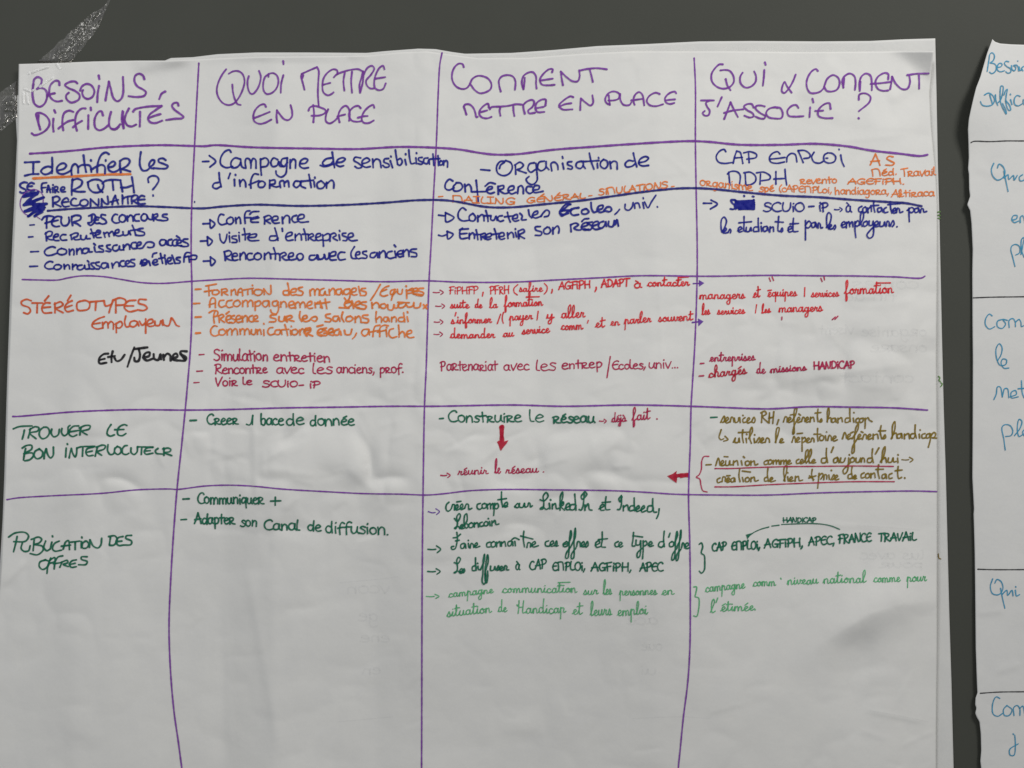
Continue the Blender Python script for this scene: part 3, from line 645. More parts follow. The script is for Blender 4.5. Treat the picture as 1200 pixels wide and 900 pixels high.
T(None, B_, 2.3, (120, 165, 10, "540,485 535,440 580,410 640,420 660,460 630,520 590,570;593,635 594,645"), name="question_mark")
T("small blue SE", B_, 2.6, (15, 165, 10, "165,490 130,485 85,510 90,540 150,575 150,600 100,610 85,600;245,500 215,490 175,520 170,560 200,580 250,575;175,535 225,530"))
T("small blue FAIRE", B_, 2.2, (15, 165, 10, "345,600 335,550 345,500 395,490;335,550 385,545;400,600 415,520 440,605;400,570 440,568;465,550 468,605;470,515 471,520;495,605 490,540 525,540 520,570 500,575 535,600;565,575 600,570 605,545 580,540 560,570 570,595 615,595"))
T("RECONNAITRE in blue capitals", B_, 2.3, (15, 165, 10, "470,770 468,660;465,665 520,650 550,680 520,715 480,725 560,770;650,690 635,668 590,690 575,735 600,770 660,765;580,720 655,712;740,680 715,672 680,710 690,750 750,758 790,740;800,700 840,685 880,710 870,750 820,762 785,740 795,705;910,765 910,680 910,680 950,720 1000,755 1005,680;1040,760 1042,680 1042,680 1080,730 1115,740 1110,650"),
  (120, 165, 10, "115,745 130,680 150,640 150,640 165,690 185,740;95,715 150,700 185,690;235,650 235,740;232,635 233,640;235,680 280,655 360,645;295,660 300,735;345,735 345,660 380,635 415,650 390,690 360,700 420,740;490,650 460,640 425,670 415,710 440,738 500,735;420,690 495,685"))
T("purple loop drawn round the blue scribble", P_, 1.2, (15, 165, 10, "355,720 352,640 310,590 240,570 150,605 95,680 88,770 130,845 200,885;265,870 290,895 320,915"), name="drawn_loop")
T("dense blue scribble crossing out a bullet", B_, 3.0, (15, 165, 10, "130,640 200,612 292,605 292,605 190,640 210,640 120,655 120,655 230,630 285,622 285,622 200,680 130,750 130,750 250,700 362,662 362,662 230,712 128,752 128,752 180,745 395,737 395,737 250,780 142,825 142,825 260,770 372,745 372,745 230,800 145,828 145,828 260,800 372,780 372,780 250,830 178,885 178,885 280,820 360,800 360,800 300,840 255,882 255,882 310,850 345,832;200,700 240,745;205,690 250,790 240,820;250,720 290,800"), name="scribble")
T(None, 'navy', 1.6, (120, 165, 10, "1080,710 1080,722"), name="ink_dot")
ARW = "drawn_arrow"
T(None, B_, 2.3, (230, 165, 7.5, "55,182 110,180;115,130 170,180 120,230"), name=ARW)
T("Campagne in blue", B_, 2.3, (230, 165, 7.5, "305,100 290,80 250,95 215,150 215,205 260,235 320,225;385,160 340,150 305,190 315,235 360,230 390,190 390,160;390,190 400,225 420,240;435,240 430,180 440,155 465,160 480,200 480,240;480,190 500,155 520,165 525,240;565,160 565,220 572,300;565,165 610,150 635,180 620,220 570,230;715,165 680,150 655,190 670,225 710,215 725,180 735,220 765,225;795,150 755,160 745,200 770,225 800,190;800,150 795,230 785,290 745,318 705,295 700,265;825,165 825,240;828,190 850,160 870,170 872,240;910,200 960,195 980,165 950,155 915,180 910,220 940,240 985,235"))
T("de in blue before sensibilisation", B_, 2.4, (370, 165, 7.5, "145,100 155,170 165,235;135,150 90,160 60,195 75,215 130,205 150,185;40,215 80,225 150,205;185,190 230,185 260,160 240,148 195,165 180,205 210,225 245,218"))
T("sensibilisation in blue running over the purple line", B_, 2.2, (370, 165, 7.5, "395,150 345,145 335,170 380,200 405,230 370,240 345,225;410,200 450,190 475,170 450,150 410,175 410,215 440,232 480,225;500,160 505,235;505,190 530,160 560,170 575,235;640,155 605,160 600,185 640,205 645,225 610,232 590,215;655,175 675,235;660,135 662,140;700,80 710,150 720,205;715,170 745,155 760,185 740,215 718,205;785,165 795,210;790,115 791,120;818,80 825,150 840,200 870,195;880,150 885,200;885,105 887,110;935,145 905,150 905,170 940,190 930,205 900,200;985,150 955,155 950,190 980,200 995,165 1000,205;1030,115 1040,215;1005,160 1090,155;1075,130 1080,215;1100,175 1085,195 1095,212 1115,205 1115,180 1100,175;1125,175 1125,215;1125,190 1145,172 1158,185 1158,230"))
T("d'information in blue", B_, 2.3, (230, 165, 7.5, "200,280 205,340 220,405;195,365 155,375 145,405 175,420 215,400;298,285 282,330;335,340 337,395;344,297 345,302;380,345 385,400;385,370 410,340 430,360 435,405;545,295 510,290 485,330 478,375 480,415;465,385 550,350;565,355 545,375 550,405 590,405 605,375 585,355 565,355;645,415 645,345;645,350 690,345 690,375 650,385 700,405 725,400;740,410 735,360 765,350 775,400;780,365 805,350 815,405;905,355 870,355 855,390 880,410 910,385 920,350 920,395 960,415;990,295 1000,350 1010,410;930,355 1030,345;1035,360 1040,405;1042,320 1043,328"),
  (370, 165, 7.5, "45,350 12,375 20,415 60,415 80,385 50,352;95,365 95,415;100,375 140,345 158,365 158,415"))
T(None, B_, 2.2, (510, 170, 7.5, "400,215 480,222"), name="bullet_dash")
T("Organisation in blue", B_, 2.2, (510, 170, 7.5, "615,140 570,145 540,190 550,245 600,268 650,250 678,200 665,155 620,135;610,150 575,175 565,205;708,255 705,180;700,175 745,150 775,175 750,205 720,215 770,235 800,245;870,155 830,165 815,210 840,238 880,215;885,160 895,250 895,310 860,345 820,335 800,300 825,275;960,140 915,150 900,200 930,225 970,200 975,145;975,190 1000,215;1025,225 1020,160 1050,150 1075,175 1080,215;1120,160 1130,210;1118,100 1122,115"),
  (650, 170, 7.5, "150,145 115,150 115,170 155,190 150,210 115,205;235,140 195,155 190,190 225,205 250,180 250,140;250,180 270,205;305,70 320,140 345,210;240,145 390,135;375,160 378,200;385,108 388,116;430,125 405,150 405,185 440,205 465,180 460,140 430,125;485,145 495,205;490,160 520,140 545,150 550,210"))
T("de in blue after Organisation", B_, 2.3, (650, 170, 7.5, "692,70 705,130 722,190;690,140 650,135 620,165 630,190 680,185 710,160;740,155 800,140 825,115 800,100 750,125 740,165 770,182 825,178"))
T("conference in blue with a crossed f", B_, 2.3, (510, 170, 7.5, "155,315 125,300 90,340 90,380 120,395 165,375;185,335 160,365 165,400 210,400 240,370 225,335 185,330;260,345 265,410;265,365 295,345 315,370 318,410;360,310 370,400 378,495;325,410 440,408;440,360 480,330 528,340;455,395 500,380 500,365 470,368 450,400 480,425 520,415;555,430 552,360;552,365 600,355 600,380 565,395 610,425 640,420;650,400 690,385 690,360 655,365 640,400 670,428 710,415;725,425 730,370 730,370 755,355 772,375 775,425;850,365 810,365 800,400 830,425 860,410;860,395 910,385 915,360 880,355 860,385 870,415 915,412 948,405"))
T("CAP in thin navy capitals", B_, 2.0, (810, 165, 7.5, "305,95 290,75 250,90 220,140 240,185 290,198 360,190;370,195 385,130 400,90 400,90 430,100 445,150 455,198;385,150 450,145;510,190 505,110;462,105 520,95 575,120 570,145 490,160"))
T("EMPLOI in thin navy capitals", B_, 2.0, (810, 165, 7.5, "780,115 760,95 715,110 688,150 700,185 750,197 820,185;690,160 750,155 825,145;840,185 845,140 880,110 915,120 930,185;985,190 960,130 940,85;940,85 1000,85 1045,120 1040,145 990,155"),
  (950, 165, 7.5, "30,100 10,140 30,185 80,195 110,180;150,105 120,125 120,175 160,195 210,180 220,140 190,110 150,105;135,152 150,152;265,125 275,180 295,225;249,72 252,78"))
T("MDPH in thin navy capitals", B_, 2.0, (810, 165, 7.5, "340,390 335,330 330,275;320,290 345,270 400,270 430,300 425,385;480,375 475,290;465,280 520,275 565,310 565,355 520,385 470,388;605,380 610,290;575,280 640,275 695,310 690,335 620,350;745,270 745,380;728,335 820,330;825,250 830,320 840,388"))
T("AS in orange capitals", 'orange', 1.9, (950, 165, 7.5, "525,210 550,160 570,115 570,115 590,160 610,215;530,180 605,175;725,140 690,135 670,155 700,175 735,195 720,212 660,212"))
T(None, B_, 2.2, (810, 165, 7.5, "108,548 180,548;175,520 230,555 170,598"), name=ARW)
T("word blacked out in solid blue", B_, 2.4, (810, 165, 7.5, "385,520 350,520 360,545 385,570 375,600 345,598;390,530 550,525 550,525 390,545 390,545 555,542 555,542 380,560 380,560 555,558 555,558 385,575 385,575 555,572 555,572 400,590 400,590 555,588 555,588 420,600 420,600 550,600;392,525 392,600;550,520 555,600;465,482 467,487;540,488 550,490"), name="scribble")
for (px, py) in ((238, 262.2), (235, 282.5), (238.5, 306)):
    T(None, B_, 2.2, (px, py, 1, "0,0 7.5,-.4;8,-5 13.5,-.6 13.5,1 9,5.2 8,-5"), name=ARW)
T(None, B_, 2.1, (514, 252, 1, "0,0 8,1;8,-3 18,3 9,8 8,-3"), name=ARW)
T(None, B_, 2.1, (514, 275, 1, "0,0.5 4,1.5 9,0;10,-4 17,-.5 11,5 10,-4"), name=ARW)
# small marks of the other rows
D_ = "bullet_dash"
for x_, y_, L_, c_, w_ in ((35, 263.7, 5, B_, 1.9), (33.5, 277.7, 5, B_, 1.9), (36, 295, 9, B_, 2.1), (35, 312.2, 9, B_, 2.1), (514, 230.4, 5, 'orange', 1.4),
        (690, 229.4, 4, 'orange', 1.4), (787, 218.6, 3, 'orange', 1.4), (948, 242, 6, B_, 2.2), (229, 339, 6.5, 'orange', 2.2), (227, 355.7, 7, 'orange', 2.2), (229, 371.6, 6.5, 'orange', 2.2), (229.6, 390.4, 5, 'orange', 2.4),
        (233.5, 415.6, 5.5, 'crimson', 1.7), (230.7, 435, 6.5, 'crimson', 1.8), (227.3, 448.4, 6, 'crimson', 1.5), (350.5, 451.6, 5, 'crimson', 1.8), (821, 426, 4, 'crimson', 1.9), (819.5, 440.6, 5, 'crimson', 1.9),
        (223, 492.8, 7, 'green', 2.3), (214.5, 584.8, 7, 'green', 2.4), (212, 609, 6.5, 'green', 2), (515, 490.6, 4.5, 'green', 2), (833, 489.2, 7.5, 'green', 1.9), (827.5, 544.7, 6, 'olive', 1.8)):
    T(None, c_, w_, (x_, y_, 1, "0,0 %.1f,-.4" % L_), name=D_)
def sarrow(x, y, L, c, wd=1.5, hd=3.2, rise=0):
    T(None, c, wd, (x, y, 1, "0,0 %.2f,%.2f %.2f,%.2f;%.2f,%.2f %.2f,%.2f %.2f,%.2f" % (L * .35, rise + .4, L * .62, rise, L * .68, -hd, L, 0, L * .74, hd)), name=ARW)
for x_, y_, L_ in ((507.5, 342.5, 12), (510.5, 358.6, 10.5), (509, 377.2, 10), (508.5, 391.6, 10)): sarrow(x_, y_, L_, 'crimson', 1.3, 2.6)
sarrow(978, 245.4, 9, B_, 1.5, 2.4); sarrow(702.5, 493.3, 8, 'crimson', 1.4, 2.2); sarrow(516.5, 557, 11, 'crimson', 1.5, 2.6); sarrow(1057, 538.6, 13, 'olive', 1.4, 2.8)
sarrow(502, 599.5, 13, 'violet', 1.3, 3.4, 1); sarrow(501.3, 643.6, 15, 'green', 1.7, 4); sarrow(501.3, 669.6, 14.5, 'green', 1.7, 3.2); sarrow(499.5, 698.8, 15, 'pale_green', 1.3, 2.4)
T("short purple arrow through the column line", 'violet', 1.6, (0, 0, 1, "812.5,332.2 820,332"), fills=[[(819, 328), (825.5, 331.6), (819.2, 336)]], name=ARW)
T("short purple arrow beside souvent", 'violet', 1.6, (0, 0, 1, "811.5,377.8 819,377"), fills=[[(818, 373), (824.5, 376.6), (818.4, 382.5)]], name=ARW)
T("thick crimson arrow pointing down", 'dark_red', 4.2, (0, 0, 1, "588.6,500 588.2,509 589.2,516;587.4,500.6 587.8,508 587.2,516.6"), fills=[[(582.3, 517.8), (584.6, 516.2), (589, 517.6), (595.8, 515.8), (594, 519.4), (590.4, 523.6), (587, 528.4), (585.6, 526.2), (584.2, 521.6)]], name=ARW)
T("thick crimson arrow pointing left", 'dark_red', 4.0, (0, 0, 1, "791,558 799,556.6 805.5,555.8;798,558 806,557.4"), fills=[[(793.2, 551.6), (788, 555.4), (781.8, 557.8), (785.6, 561), (792.8, 566.2), (793.6, 561), (792.4, 557)]], name=ARW)
T("crimson curly bracket", 'crimson', 1.5, (810, 470, 8, "165,518 120,520 100,560 95,640 75,690 48,713 80,730 92,790 110,840 150,852"), name="bracket")
ink_mesh("underline", parse("838,549 855,549 880,548 920,546.8 960,546.4 1000,546 1047,546.5"), 1.5, F_main, INK['crimson'], poster, "upper thin crimson underline")
ink_mesh("underline", parse("838,570.5 860,570.3 900,568 960,565.6 1000,564.4 1048,564.4"), 1.5, F_main, INK['crimson'], poster, "lower thin crimson underline")
T(None, 'olive', 1.7, (810, 470, 8, "282,268 270,305 262,340 280,362 305,352;318,330 345,360 305,375"), name=ARW)
T("dark green curly bracket", 'green', 1.9, (805, 595, 6.2, "90,265 105,255 115,280 105,330 125,345 130,400 125,455 105,475 90,460"), name="bracket")
T("pale green curly bracket", 'pale_green', 1.5, (805, 595, 6.2, "50,575 70,575 65,620 60,645 85,655 85,740 70,790 50,785"), name="bracket")
T("curved green arrow under HANDICAP", 'green', 1.3, (0, 0, 1, "984,620.3 975,616.6 965,614.4 955,613.6 935,613.8 916,614.5;913,615.4 904.5,616.4;901,617.5 892,620 884,623.6 879,627"), fills=[[(874, 626.5), (881.5, 624.5), (876, 632)]], name=ARW)
T(None, 'green', 2.0, (0, 0, 1, "317,587.2 329,586.8;322.6,582.6 322.4,592"), name="plus_sign")
for s_, c_ in (("901.5,325.5 903,329.5;905,324.6 906.6,328.6", 'crimson'), ("962,326 963.6,330;965.6,324 966.4,328", 'crimson'), ("916.4,371.5 916.2,374.5", 'crimson'), ("975.5,374.4 979,371.2;978.6,374 982,370.4", 'crimson'), ("689.4,375.4 688.4,378.6", 'red'), ("915,677.4 915.6,678.6", 'pale_green')):
    T(None, c_, 1.5, (0, 0, 1, s_), name="quote_mark")
T("bar crossing the t of formation", 'red', 1.7, (0, 0, 1, "617,348 632,347.6"), name="crossbar")
T("bar crossing the t of formation in the last column", 'red', 1.7, (0, 0, 1, "1027,331.6 1043.5,331.4"), name="crossbar")
T(None, 'pale_green', 1.3, (0, 0, 1, "654,682.6 668,682.2"), name="crossbar")
T(None, 'red', 1.6, (0, 0, 1, "796,325.2 807,324.4"), name="crossbar")

# green and olive pen ends on the sheet behind
for s_, c_ in (("1099,248.5 1101.6,248;1099.4,252 1101.6,252.4;1099.6,255.4 1101.4,256", 'lime'), ("1100,441 1101.6,443 1100.4,445.4 1102,447;1102.6,448.4 1104.4,450 1102.4,453", 'lime'), ("1099.6,649 1100.4,654 1102.6,655", 'olive')):
    T("pen strokes running out from under the front sheet", c_, 1.3, (0, 0, 1, s_), par=backing, fld=F_back, name="pen_mark")


# blue bullet lists, stroke by stroke
Z = (20, 235, 10); Y_ = (120, 235, 10); X_ = (230, 235, 7.5); V_ = (370, 235, 7.5); U_ = (510, 170, 7.5); S_ = (650, 170, 7.5)
T("PEUR in blue", B_, 2.5, (*Z, "345,320 345,250 350,190;290,225 320,190 380,180 430,195 420,230 330,265;515,190 470,185 415,225 410,280 450,305 495,300;410,245 480,230;520,195 515,250 535,290 580,290 610,250 605,195;650,290 640,240 640,185;640,190 690,172 745,185 740,220 660,255 700,270 740,298"))
T("DES in blue, overwritten", B_, 2.5, (*Z, "840,180 900,160 920,200 900,260 860,290 835,275;875,180 870,250 830,260;960,200 920,195 905,230 920,265 970,265;915,230 950,225;1035,170 990,165 985,195 1035,230 1045,260 1000,275 960,262"))
T("concours in blue", B_, 2.3, (*Y_, "175,165 150,160 120,190 115,235 150,262 195,258;230,165 200,190 200,235 240,252 270,225 265,180 235,165;290,180 295,240;295,205 330,170 355,190 360,240;430,160 390,165 370,200 385,235 430,238;480,155 455,185 460,225 500,235 525,200 510,160 480,155;520,170 545,215 580,220 590,160;600,235 598,165;598,170 640,155 645,185 615,200 640,225 690,230;755,160 710,165 705,185 760,205 765,225 720,235 680,232"))
T("Recrutements in blue", B_, 2.2, (*Z, "345,470 340,420 335,375;330,390 370,360 410,370 400,410 345,430 380,455 430,460;430,430 480,415 480,395 450,395 425,430 440,465 490,468;570,400 530,400 505,430 520,462 580,462;640,455 630,410;625,405 680,380 715,385 700,420 660,435 680,458 730,455;745,410 750,450 790,455 810,415;812,410 815,445 855,445;865,335 885,390 900,435;860,385 960,370;910,410 970,385 975,355 940,350 920,390 930,430 985,432"),
  (*Y_, "15,375 30,430;30,385 60,370 80,420;80,385 115,360 135,410;140,385 190,370 190,340 155,350 150,400 190,415 240,400;240,365 250,405 300,395 310,355 330,400;350,290 375,350 390,405;330,350 440,335;475,325 430,330 410,345 490,375 490,400 440,410 395,405"))
T("Connaissances in blue before acces", B_, 2.3, (*Z, "445,550 410,540 340,570 320,605 345,640 400,640 470,615;520,560 480,580 475,615 520,635 575,615 575,580 520,560;610,570 615,635;615,600 650,570 665,585 665,635;700,565 700,630;700,590 740,560 755,580 760,620;820,560 780,565 765,600 790,620 830,600 840,560 845,600 880,600;905,545 920,600 960,600;900,505 915,520;1000,530 960,535 960,550 1010,580 1010,600 970,600"),
  (*Y_, "90,518 50,528 60,556 98,578 90,596 40,590;170,520 130,530 120,570 150,590 190,570 200,530 205,575 250,575;245,520 250,580;250,550 290,510 315,525 320,570;390,490 350,495 335,530 355,560 400,560;410,530 450,510 450,490 420,490 400,530 420,560 470,555;480,540 520,490 570,485 605,505 595,540 550,550 530,545"))
T("acces in blue", B_, 2.3, (*Y_, "730,460 690,460 670,490 690,525 730,515 745,465 755,515 770,520;810,455 775,465 770,510 800,528 820,520;870,455 835,465 820,500 835,528 870,525;880,500 920,490 920,465 890,465 870,495 890,525 930,525;870,415 905,440;1000,450 950,455 945,475 1000,505 1005,530 950,538 910,530"))
T("Connaissances in blue before metiers", B_, 2.2, (*Z, "415,720 385,712 335,740 325,775 360,800 430,795;490,750 450,755 430,785 455,808 500,800 520,770 490,750;550,750 555,800;555,780 595,750 610,765 615,800;650,745 650,808;650,780 690,750 710,775;760,755 715,765 705,795 735,812 780,790 790,755 800,800 840,800;840,745 850,800;825,705 840,720;900,730 865,735 880,765 905,785 895,800 860,800;960,720 920,730 930,755 970,775 960,800 910,798;1040,730 1000,735 985,770 1010,795 1050,775 1060,735 1070,785;1110,735 1120,790;1120,765 1160,720 1190,730 1195,770"),
  (*Y_, "250,705 220,710 205,740 225,770 265,768;275,745 310,730 310,705 280,710 270,750 300,772 330,768;375,690 335,695 330,715 375,740 375,765 330,772"))
T("metiers in blue with a blotted m", B_, 2.3, (*Y_, "445,740 490,690 520,700 500,740 460,765;460,700 470,760 510,750 540,705 560,760;450,720 500,730;590,730 640,715 635,690 600,700 590,740 620,755 650,745;585,660 595,625 635,612;680,620 695,690 705,735;660,680 730,665;735,680 745,745;730,640 732,645;760,715 800,700 800,670 770,675 760,710 780,740 820,735;815,640 835,690 850,735;910,665 870,670 865,685 910,710 905,730 860,735"))
T("FP in blue crossing the purple line", B_, 2.2, (*Y_, "955,720 960,650 985,610 1035,612;960,665 1010,650;1020,720 1010,650;1010,660 1060,640 1105,650 1095,685 1030,690"))
T("conference in blue with a tall double stroke", B_, 2.2, (*X_, "240,125 215,120 195,150 195,190 220,212 270,200;300,145 270,165 270,195 300,208 325,185 318,150 300,145;345,150 350,200;350,170 375,145 385,160 390,200;470,90 440,95 425,130 430,200;425,150 480,150;550,95 490,100 470,120;540,140 490,155 480,185 545,190;480,165 550,150;600,205 600,145;595,145 640,130 660,150 625,170 610,175 650,200;670,175 715,165 715,140 680,140 665,175 685,198 730,195;760,200 755,145;760,165 790,130 815,140 820,195;880,130 850,140 840,165 860,190 890,185;890,165 945,150 945,125 910,125 890,160 910,188 985,185"))
T("Visite in blue", B_, 2.1, (*X_, "205,295 215,350 240,372 260,345 270,295;290,310 295,365;290,280 291,285;350,310 315,315 315,330 355,345 355,365 315,368;375,305 380,360;375,280 377,284;420,245 430,300 430,345;405,300 470,290;460,325 520,318 530,295 480,300 450,325 470,350 550,350"))
T("d'entreprise in blue", B_, 2.1, (*X_, "690,240 705,290 718,350;695,310 650,315 645,345 690,350 720,330;755,245 758,270;790,320 840,300 840,280 805,285 785,320 800,350 850,345;870,350 870,295;870,320 905,290 920,305 925,345;945,250 960,300 965,350;935,295 985,295;985,345 985,310;985,305 1020,290 1030,310 1000,325 1030,350 1060,345;1050,325 1090,310 1090,290 1060,295 1050,325 1065,350 1100,345;1110,300 1115,350 1118,400;1115,310 1160,290 1180,310 1160,345 1110,350"),
  (*V_, "125,355 125,300;125,300 165,285 180,305 150,325 190,350;205,300 212,345;208,262 212,270;265,285 235,290 235,305 275,325 270,350 240,350;290,325 330,310 320,285 290,295 285,330 310,352 365,348"))
T("Rencontres in blue", B_, 2.2, (*X_, "255,525 250,470 245,450;245,450 290,440 310,460 290,485 255,495 290,520 320,525;320,490 360,485 355,465 330,465 315,495 330,525 365,520;385,520 385,465;385,490 415,455 430,470 435,515;490,465 460,465 445,490 460,520 500,515;540,460 515,475 510,505 540,520 570,500 565,470 540,460;600,515 600,465;600,485 635,455 650,475 655,510;680,415 695,465 695,515;650,470 725,465;735,525 735,475;730,475 775,455 790,475 755,495 780,520 820,520;810,495 850,485 850,460 820,465 810,495 825,520 870,515;880,510 890,475 920,465 940,485 930,515 900,522 890,505"))
T("avec in blue", B_, 2.3, (*X_, "1040,480 1000,485 995,515 1030,520 1060,490 1060,470 1065,515 1090,515"), (*V_, "20,480 30,515 60,510 80,480;75,475 90,515 110,505 118,460;130,490 170,480 175,450 140,455 120,490 130,520 180,520;255,455 215,455 195,485 210,520 260,515"))
T("les in blue before anciens", B_, 2.1, (*V_, "340,405 310,460 320,505 355,510;350,480 385,470 385,450 360,455 350,485 370,510 400,505;445,445 415,450 415,465 450,485 445,505 410,505"))
T("anciens in blue", B_, 2.2, (*V_, "520,455 485,465 480,495 510,500 535,470 540,455 545,500;560,500 560,450;560,475 595,440 610,455 615,500;670,445 635,455 625,490 650,508 690,500;695,445 705,500;690,390 702,405;720,470 760,465 760,440 730,445 715,470 735,495 760,490;770,490 770,435;770,460 800,430 815,445 820,490;885,425 840,430 830,445 885,465 885,490 840,492"))
T("Contacter in blue", B_, 2.2, (*U_, "270,570 240,550 205,590 205,640 240,665 300,660;330,600 300,625 305,660 340,665 355,635 335,602;375,670 375,620;375,640 410,610 425,620 430,665;445,575 460,625 465,670;425,620 490,620;490,620 490,655 515,660 535,625 545,660;590,620 560,625 550,650 570,670 600,662;635,590 645,635 660,675;610,630 695,620;680,645 720,640 720,610 690,620 680,650 700,668 735,660;745,600 765,620 760,655 800,655"))
T("les in blue after Contacter", B_, 2.2, (*U_, "820,570 830,620 850,640;855,620 900,600 900,580 870,590 855,625 880,640 930,625;930,625 950,595 980,570 1003,585 995,620 960,630"))
T("Ecoles in blue with a thick first letter", B_, 2.5, (*S_, "140,520 100,520 60,560 45,590 70,610 120,600;130,520 60,580;45,600 60,622 150,560;70,575 140,570;210,550 160,560 140,590 160,615 210,610;270,560 240,575 240,600 275,605 300,585 280,560;320,505 325,560 345,590 375,580;375,570 420,555 425,530 390,535 375,570 400,590 440,580;435,575 460,545 490,545 500,570 480,585 455,580"))
T(None, B_, 2.1, (*S_, "570,565 550,590 530,608"), name="comma")
T("univ. in blue", B_, 2.0, (*S_, "620,520 620,560 650,572 680,545 690,505;705,555 705,515 735,510 750,550;775,505 785,555;778,462 780,470;790,500 820,550 850,500 890,440;902,540 905,545"))
T("Entretenir in blue", B_, 2.2, (*U_, "290,735 225,745 215,770 225,820 285,815;225,780 280,775;215,745 240,730;300,825 300,775;300,795 330,770 345,790 345,820;360,745 370,790 375,830;340,785 400,785;405,830 400,785;400,785 440,775 440,795 415,805 440,825;445,810 490,800 490,775 455,785 440,810 460,830 490,822;520,735 535,780 540,825;500,785 570,775;560,805 605,795 600,770 570,775 560,810 580,828 610,820;640,820 635,770;640,790 670,765 685,780 690,810;705,765 715,805;705,735 706,740;735,820 730,760;730,755 775,740 785,760 740,790 785,820"))
T("son in blue", B_, 2.2, (*U_, "925,715 880,720 885,745 935,765 930,790 880,792;985,720 955,745 960,775 995,778 1015,750 1000,722;1035,780 1035,725;1035,745 1075,710 1090,735 1085,772"))
T("reseau in blue", B_, 2.3, (*S_, "145,760 140,700;140,700 185,685 210,700 170,730 200,745 230,745;235,720 290,700 285,680 245,695 235,725 260,745 300,740;240,670 260,650 300,645;330,675 290,685 330,715 310,745 260,735;335,710 385,690 380,670 345,680 330,715 355,740 400,735;430,670 400,680 385,715 410,730 440,705 450,670 455,715;475,670 475,710 510,715 525,665;525,665 530,700 545,655;550,660 560,710"))
# orange lines
Q_ = (225, 325, 7.5); O_ = (365, 325, 7.5); OR = 'orange'
T("FORMATION in orange", OR, 1.9, (*Q_, "150,160 148,110 145,75;120,75 215,58;110,125 200,110;220,110 185,115 180,145 215,150 240,130 225,110;262,155 260,105;260,105 300,100 310,120 275,130 315,155;345,155 345,110;345,125 375,105 385,150;400,155 410,110 430,95 440,110 445,160;400,130 440,130;455,110 540,95;490,105 490,150;530,110 532,145;530,68 532,72;585,105 555,110 545,140 575,158 610,145 615,115 585,105;635,150 630,100 630,100 670,145 690,145 692,70"))
T("des in orange before managers", OR, 2.1, (*Q_, "840,50 850,100 850,155;840,115 805,120 805,150 840,155;870,130 910,125 915,100 880,105 865,130 875,155 915,150;970,85 935,95 940,110 975,130 965,155 925,155"))
T("managers in orange", OR, 2.0, (*Q_, "1040,160 1035,110;1035,130 1060,100 1075,110 1080,155;1080,125 1100,100 1118,112 1118,155"), (*O_, "110,95 80,110 75,150 105,155 120,120 125,150 145,155;160,155 155,105;160,125 190,95 205,115 205,150;260,100 220,110 220,145 250,150 265,110 275,150;330,100 290,110 285,140 310,150 335,130;335,100 340,150 330,190 310,205 290,180;350,130 390,120 390,95 360,100 350,135 370,155 400,150;415,80 420,110 430,150;475,95 440,100 440,115 480,130 475,155 430,158"))
T(None, OR, 2.0, (*O_, "605,62 560,140 520,200"), name="slash")
T("Equipes in orange", OR, 2.0, (*O_, "680,75 650,85 620,110 605,150 630,165 670,155;620,120 660,105;730,105 700,115 695,145 720,150 740,125;735,105 715,150 702,200;755,105 760,140 790,145 800,105;835,110 838,185;832,75 833,80;850,115 890,95 890,130 850,140;890,130 930,110 930,95 900,100 890,140 920,150;985,95 940,100 940,115 985,135 975,160 920,155;860,110 930,125;900,145 970,150"))
T("Accompagnement in orange", OR, 1.9, (*Q_, "155,260 160,205 175,180 200,185 205,265;150,240 205,225;280,200 245,205 235,240 255,262 290,250;350,200 310,210 300,245 320,265 355,258;400,200 370,215 365,245 400,255 425,230 410,200;445,255 445,205;445,225 470,200 485,210 490,255;490,225 515,200 530,210 535,255;555,215 555,290;555,220 590,205 605,225 585,250 555,250;665,205 630,210 620,240 645,260 670,235 675,205 680,255;745,205 710,215 710,245 740,250 755,215;755,215 760,280 740,320 700,310 690,285;780,260 780,215;780,235 805,210 825,225 830,260;850,245 890,235 890,210 860,215 850,245 865,268 900,265;910,270 905,225;905,240 930,215 945,230 950,265;950,240 975,215 990,230 995,265;1010,250 1050,235 1050,210 1020,220 1010,255 1030,272 1060,268;1085,265 1080,220;1085,235 1110,215 1130,235 1130,265"), (*O_, "75,205 95,270;50,230 110,225;120,190 135,275;90,225 160,215"))
T("des in thick orange", OR, 2.2, (*O_, "355,205 365,240 370,270;300,215 340,210 350,240 310,265 290,240 300,215;245,265 330,270;385,245 425,230 420,210 390,220 385,255 420,268;480,215 440,220 440,235 480,250 470,275 400,270;300,225 345,215"))
T("nouveaux in thick orange", OR, 2.0, (*O_, "535,270 530,220;535,245 570,220 590,235 595,265;640,230 610,240 610,265 645,270 655,245 640,230;670,240 675,280 710,285 725,240;725,240 735,270 760,260 770,225;800,225 760,240 770,265 810,260 830,235;760,218 860,222;830,235 850,260 890,250 900,220;900,230 905,265 950,260 960,225;985,240 1015,275;1015,240 985,272"))
T("Presence in orange", OR, 2.0, (*Q_, "195,400 190,340 200,300;150,310 190,290 225,300 220,335 195,345;240,395 235,340;230,340 265,325 280,340 250,365 285,395;300,375 340,360 335,335 305,345 300,380 320,400 350,395;300,320 325,300;370,335 340,345 345,355 380,380 365,400 330,395;390,370 425,360 420,335 395,340 385,375 400,395 430,390;445,390 440,340;445,360 470,335 485,350 485,390;530,335 505,345 500,375 520,390 540,385;545,370 575,355 570,335 545,345 545,380 580,385"))
T("sur in orange", OR, 2.1, (*Q_, "740,325 690,335 690,350 735,365 735,385 680,392;765,345 765,380 800,385 815,340 820,380;835,390 830,345;830,345 870,335 880,350 845,370 895,385"))
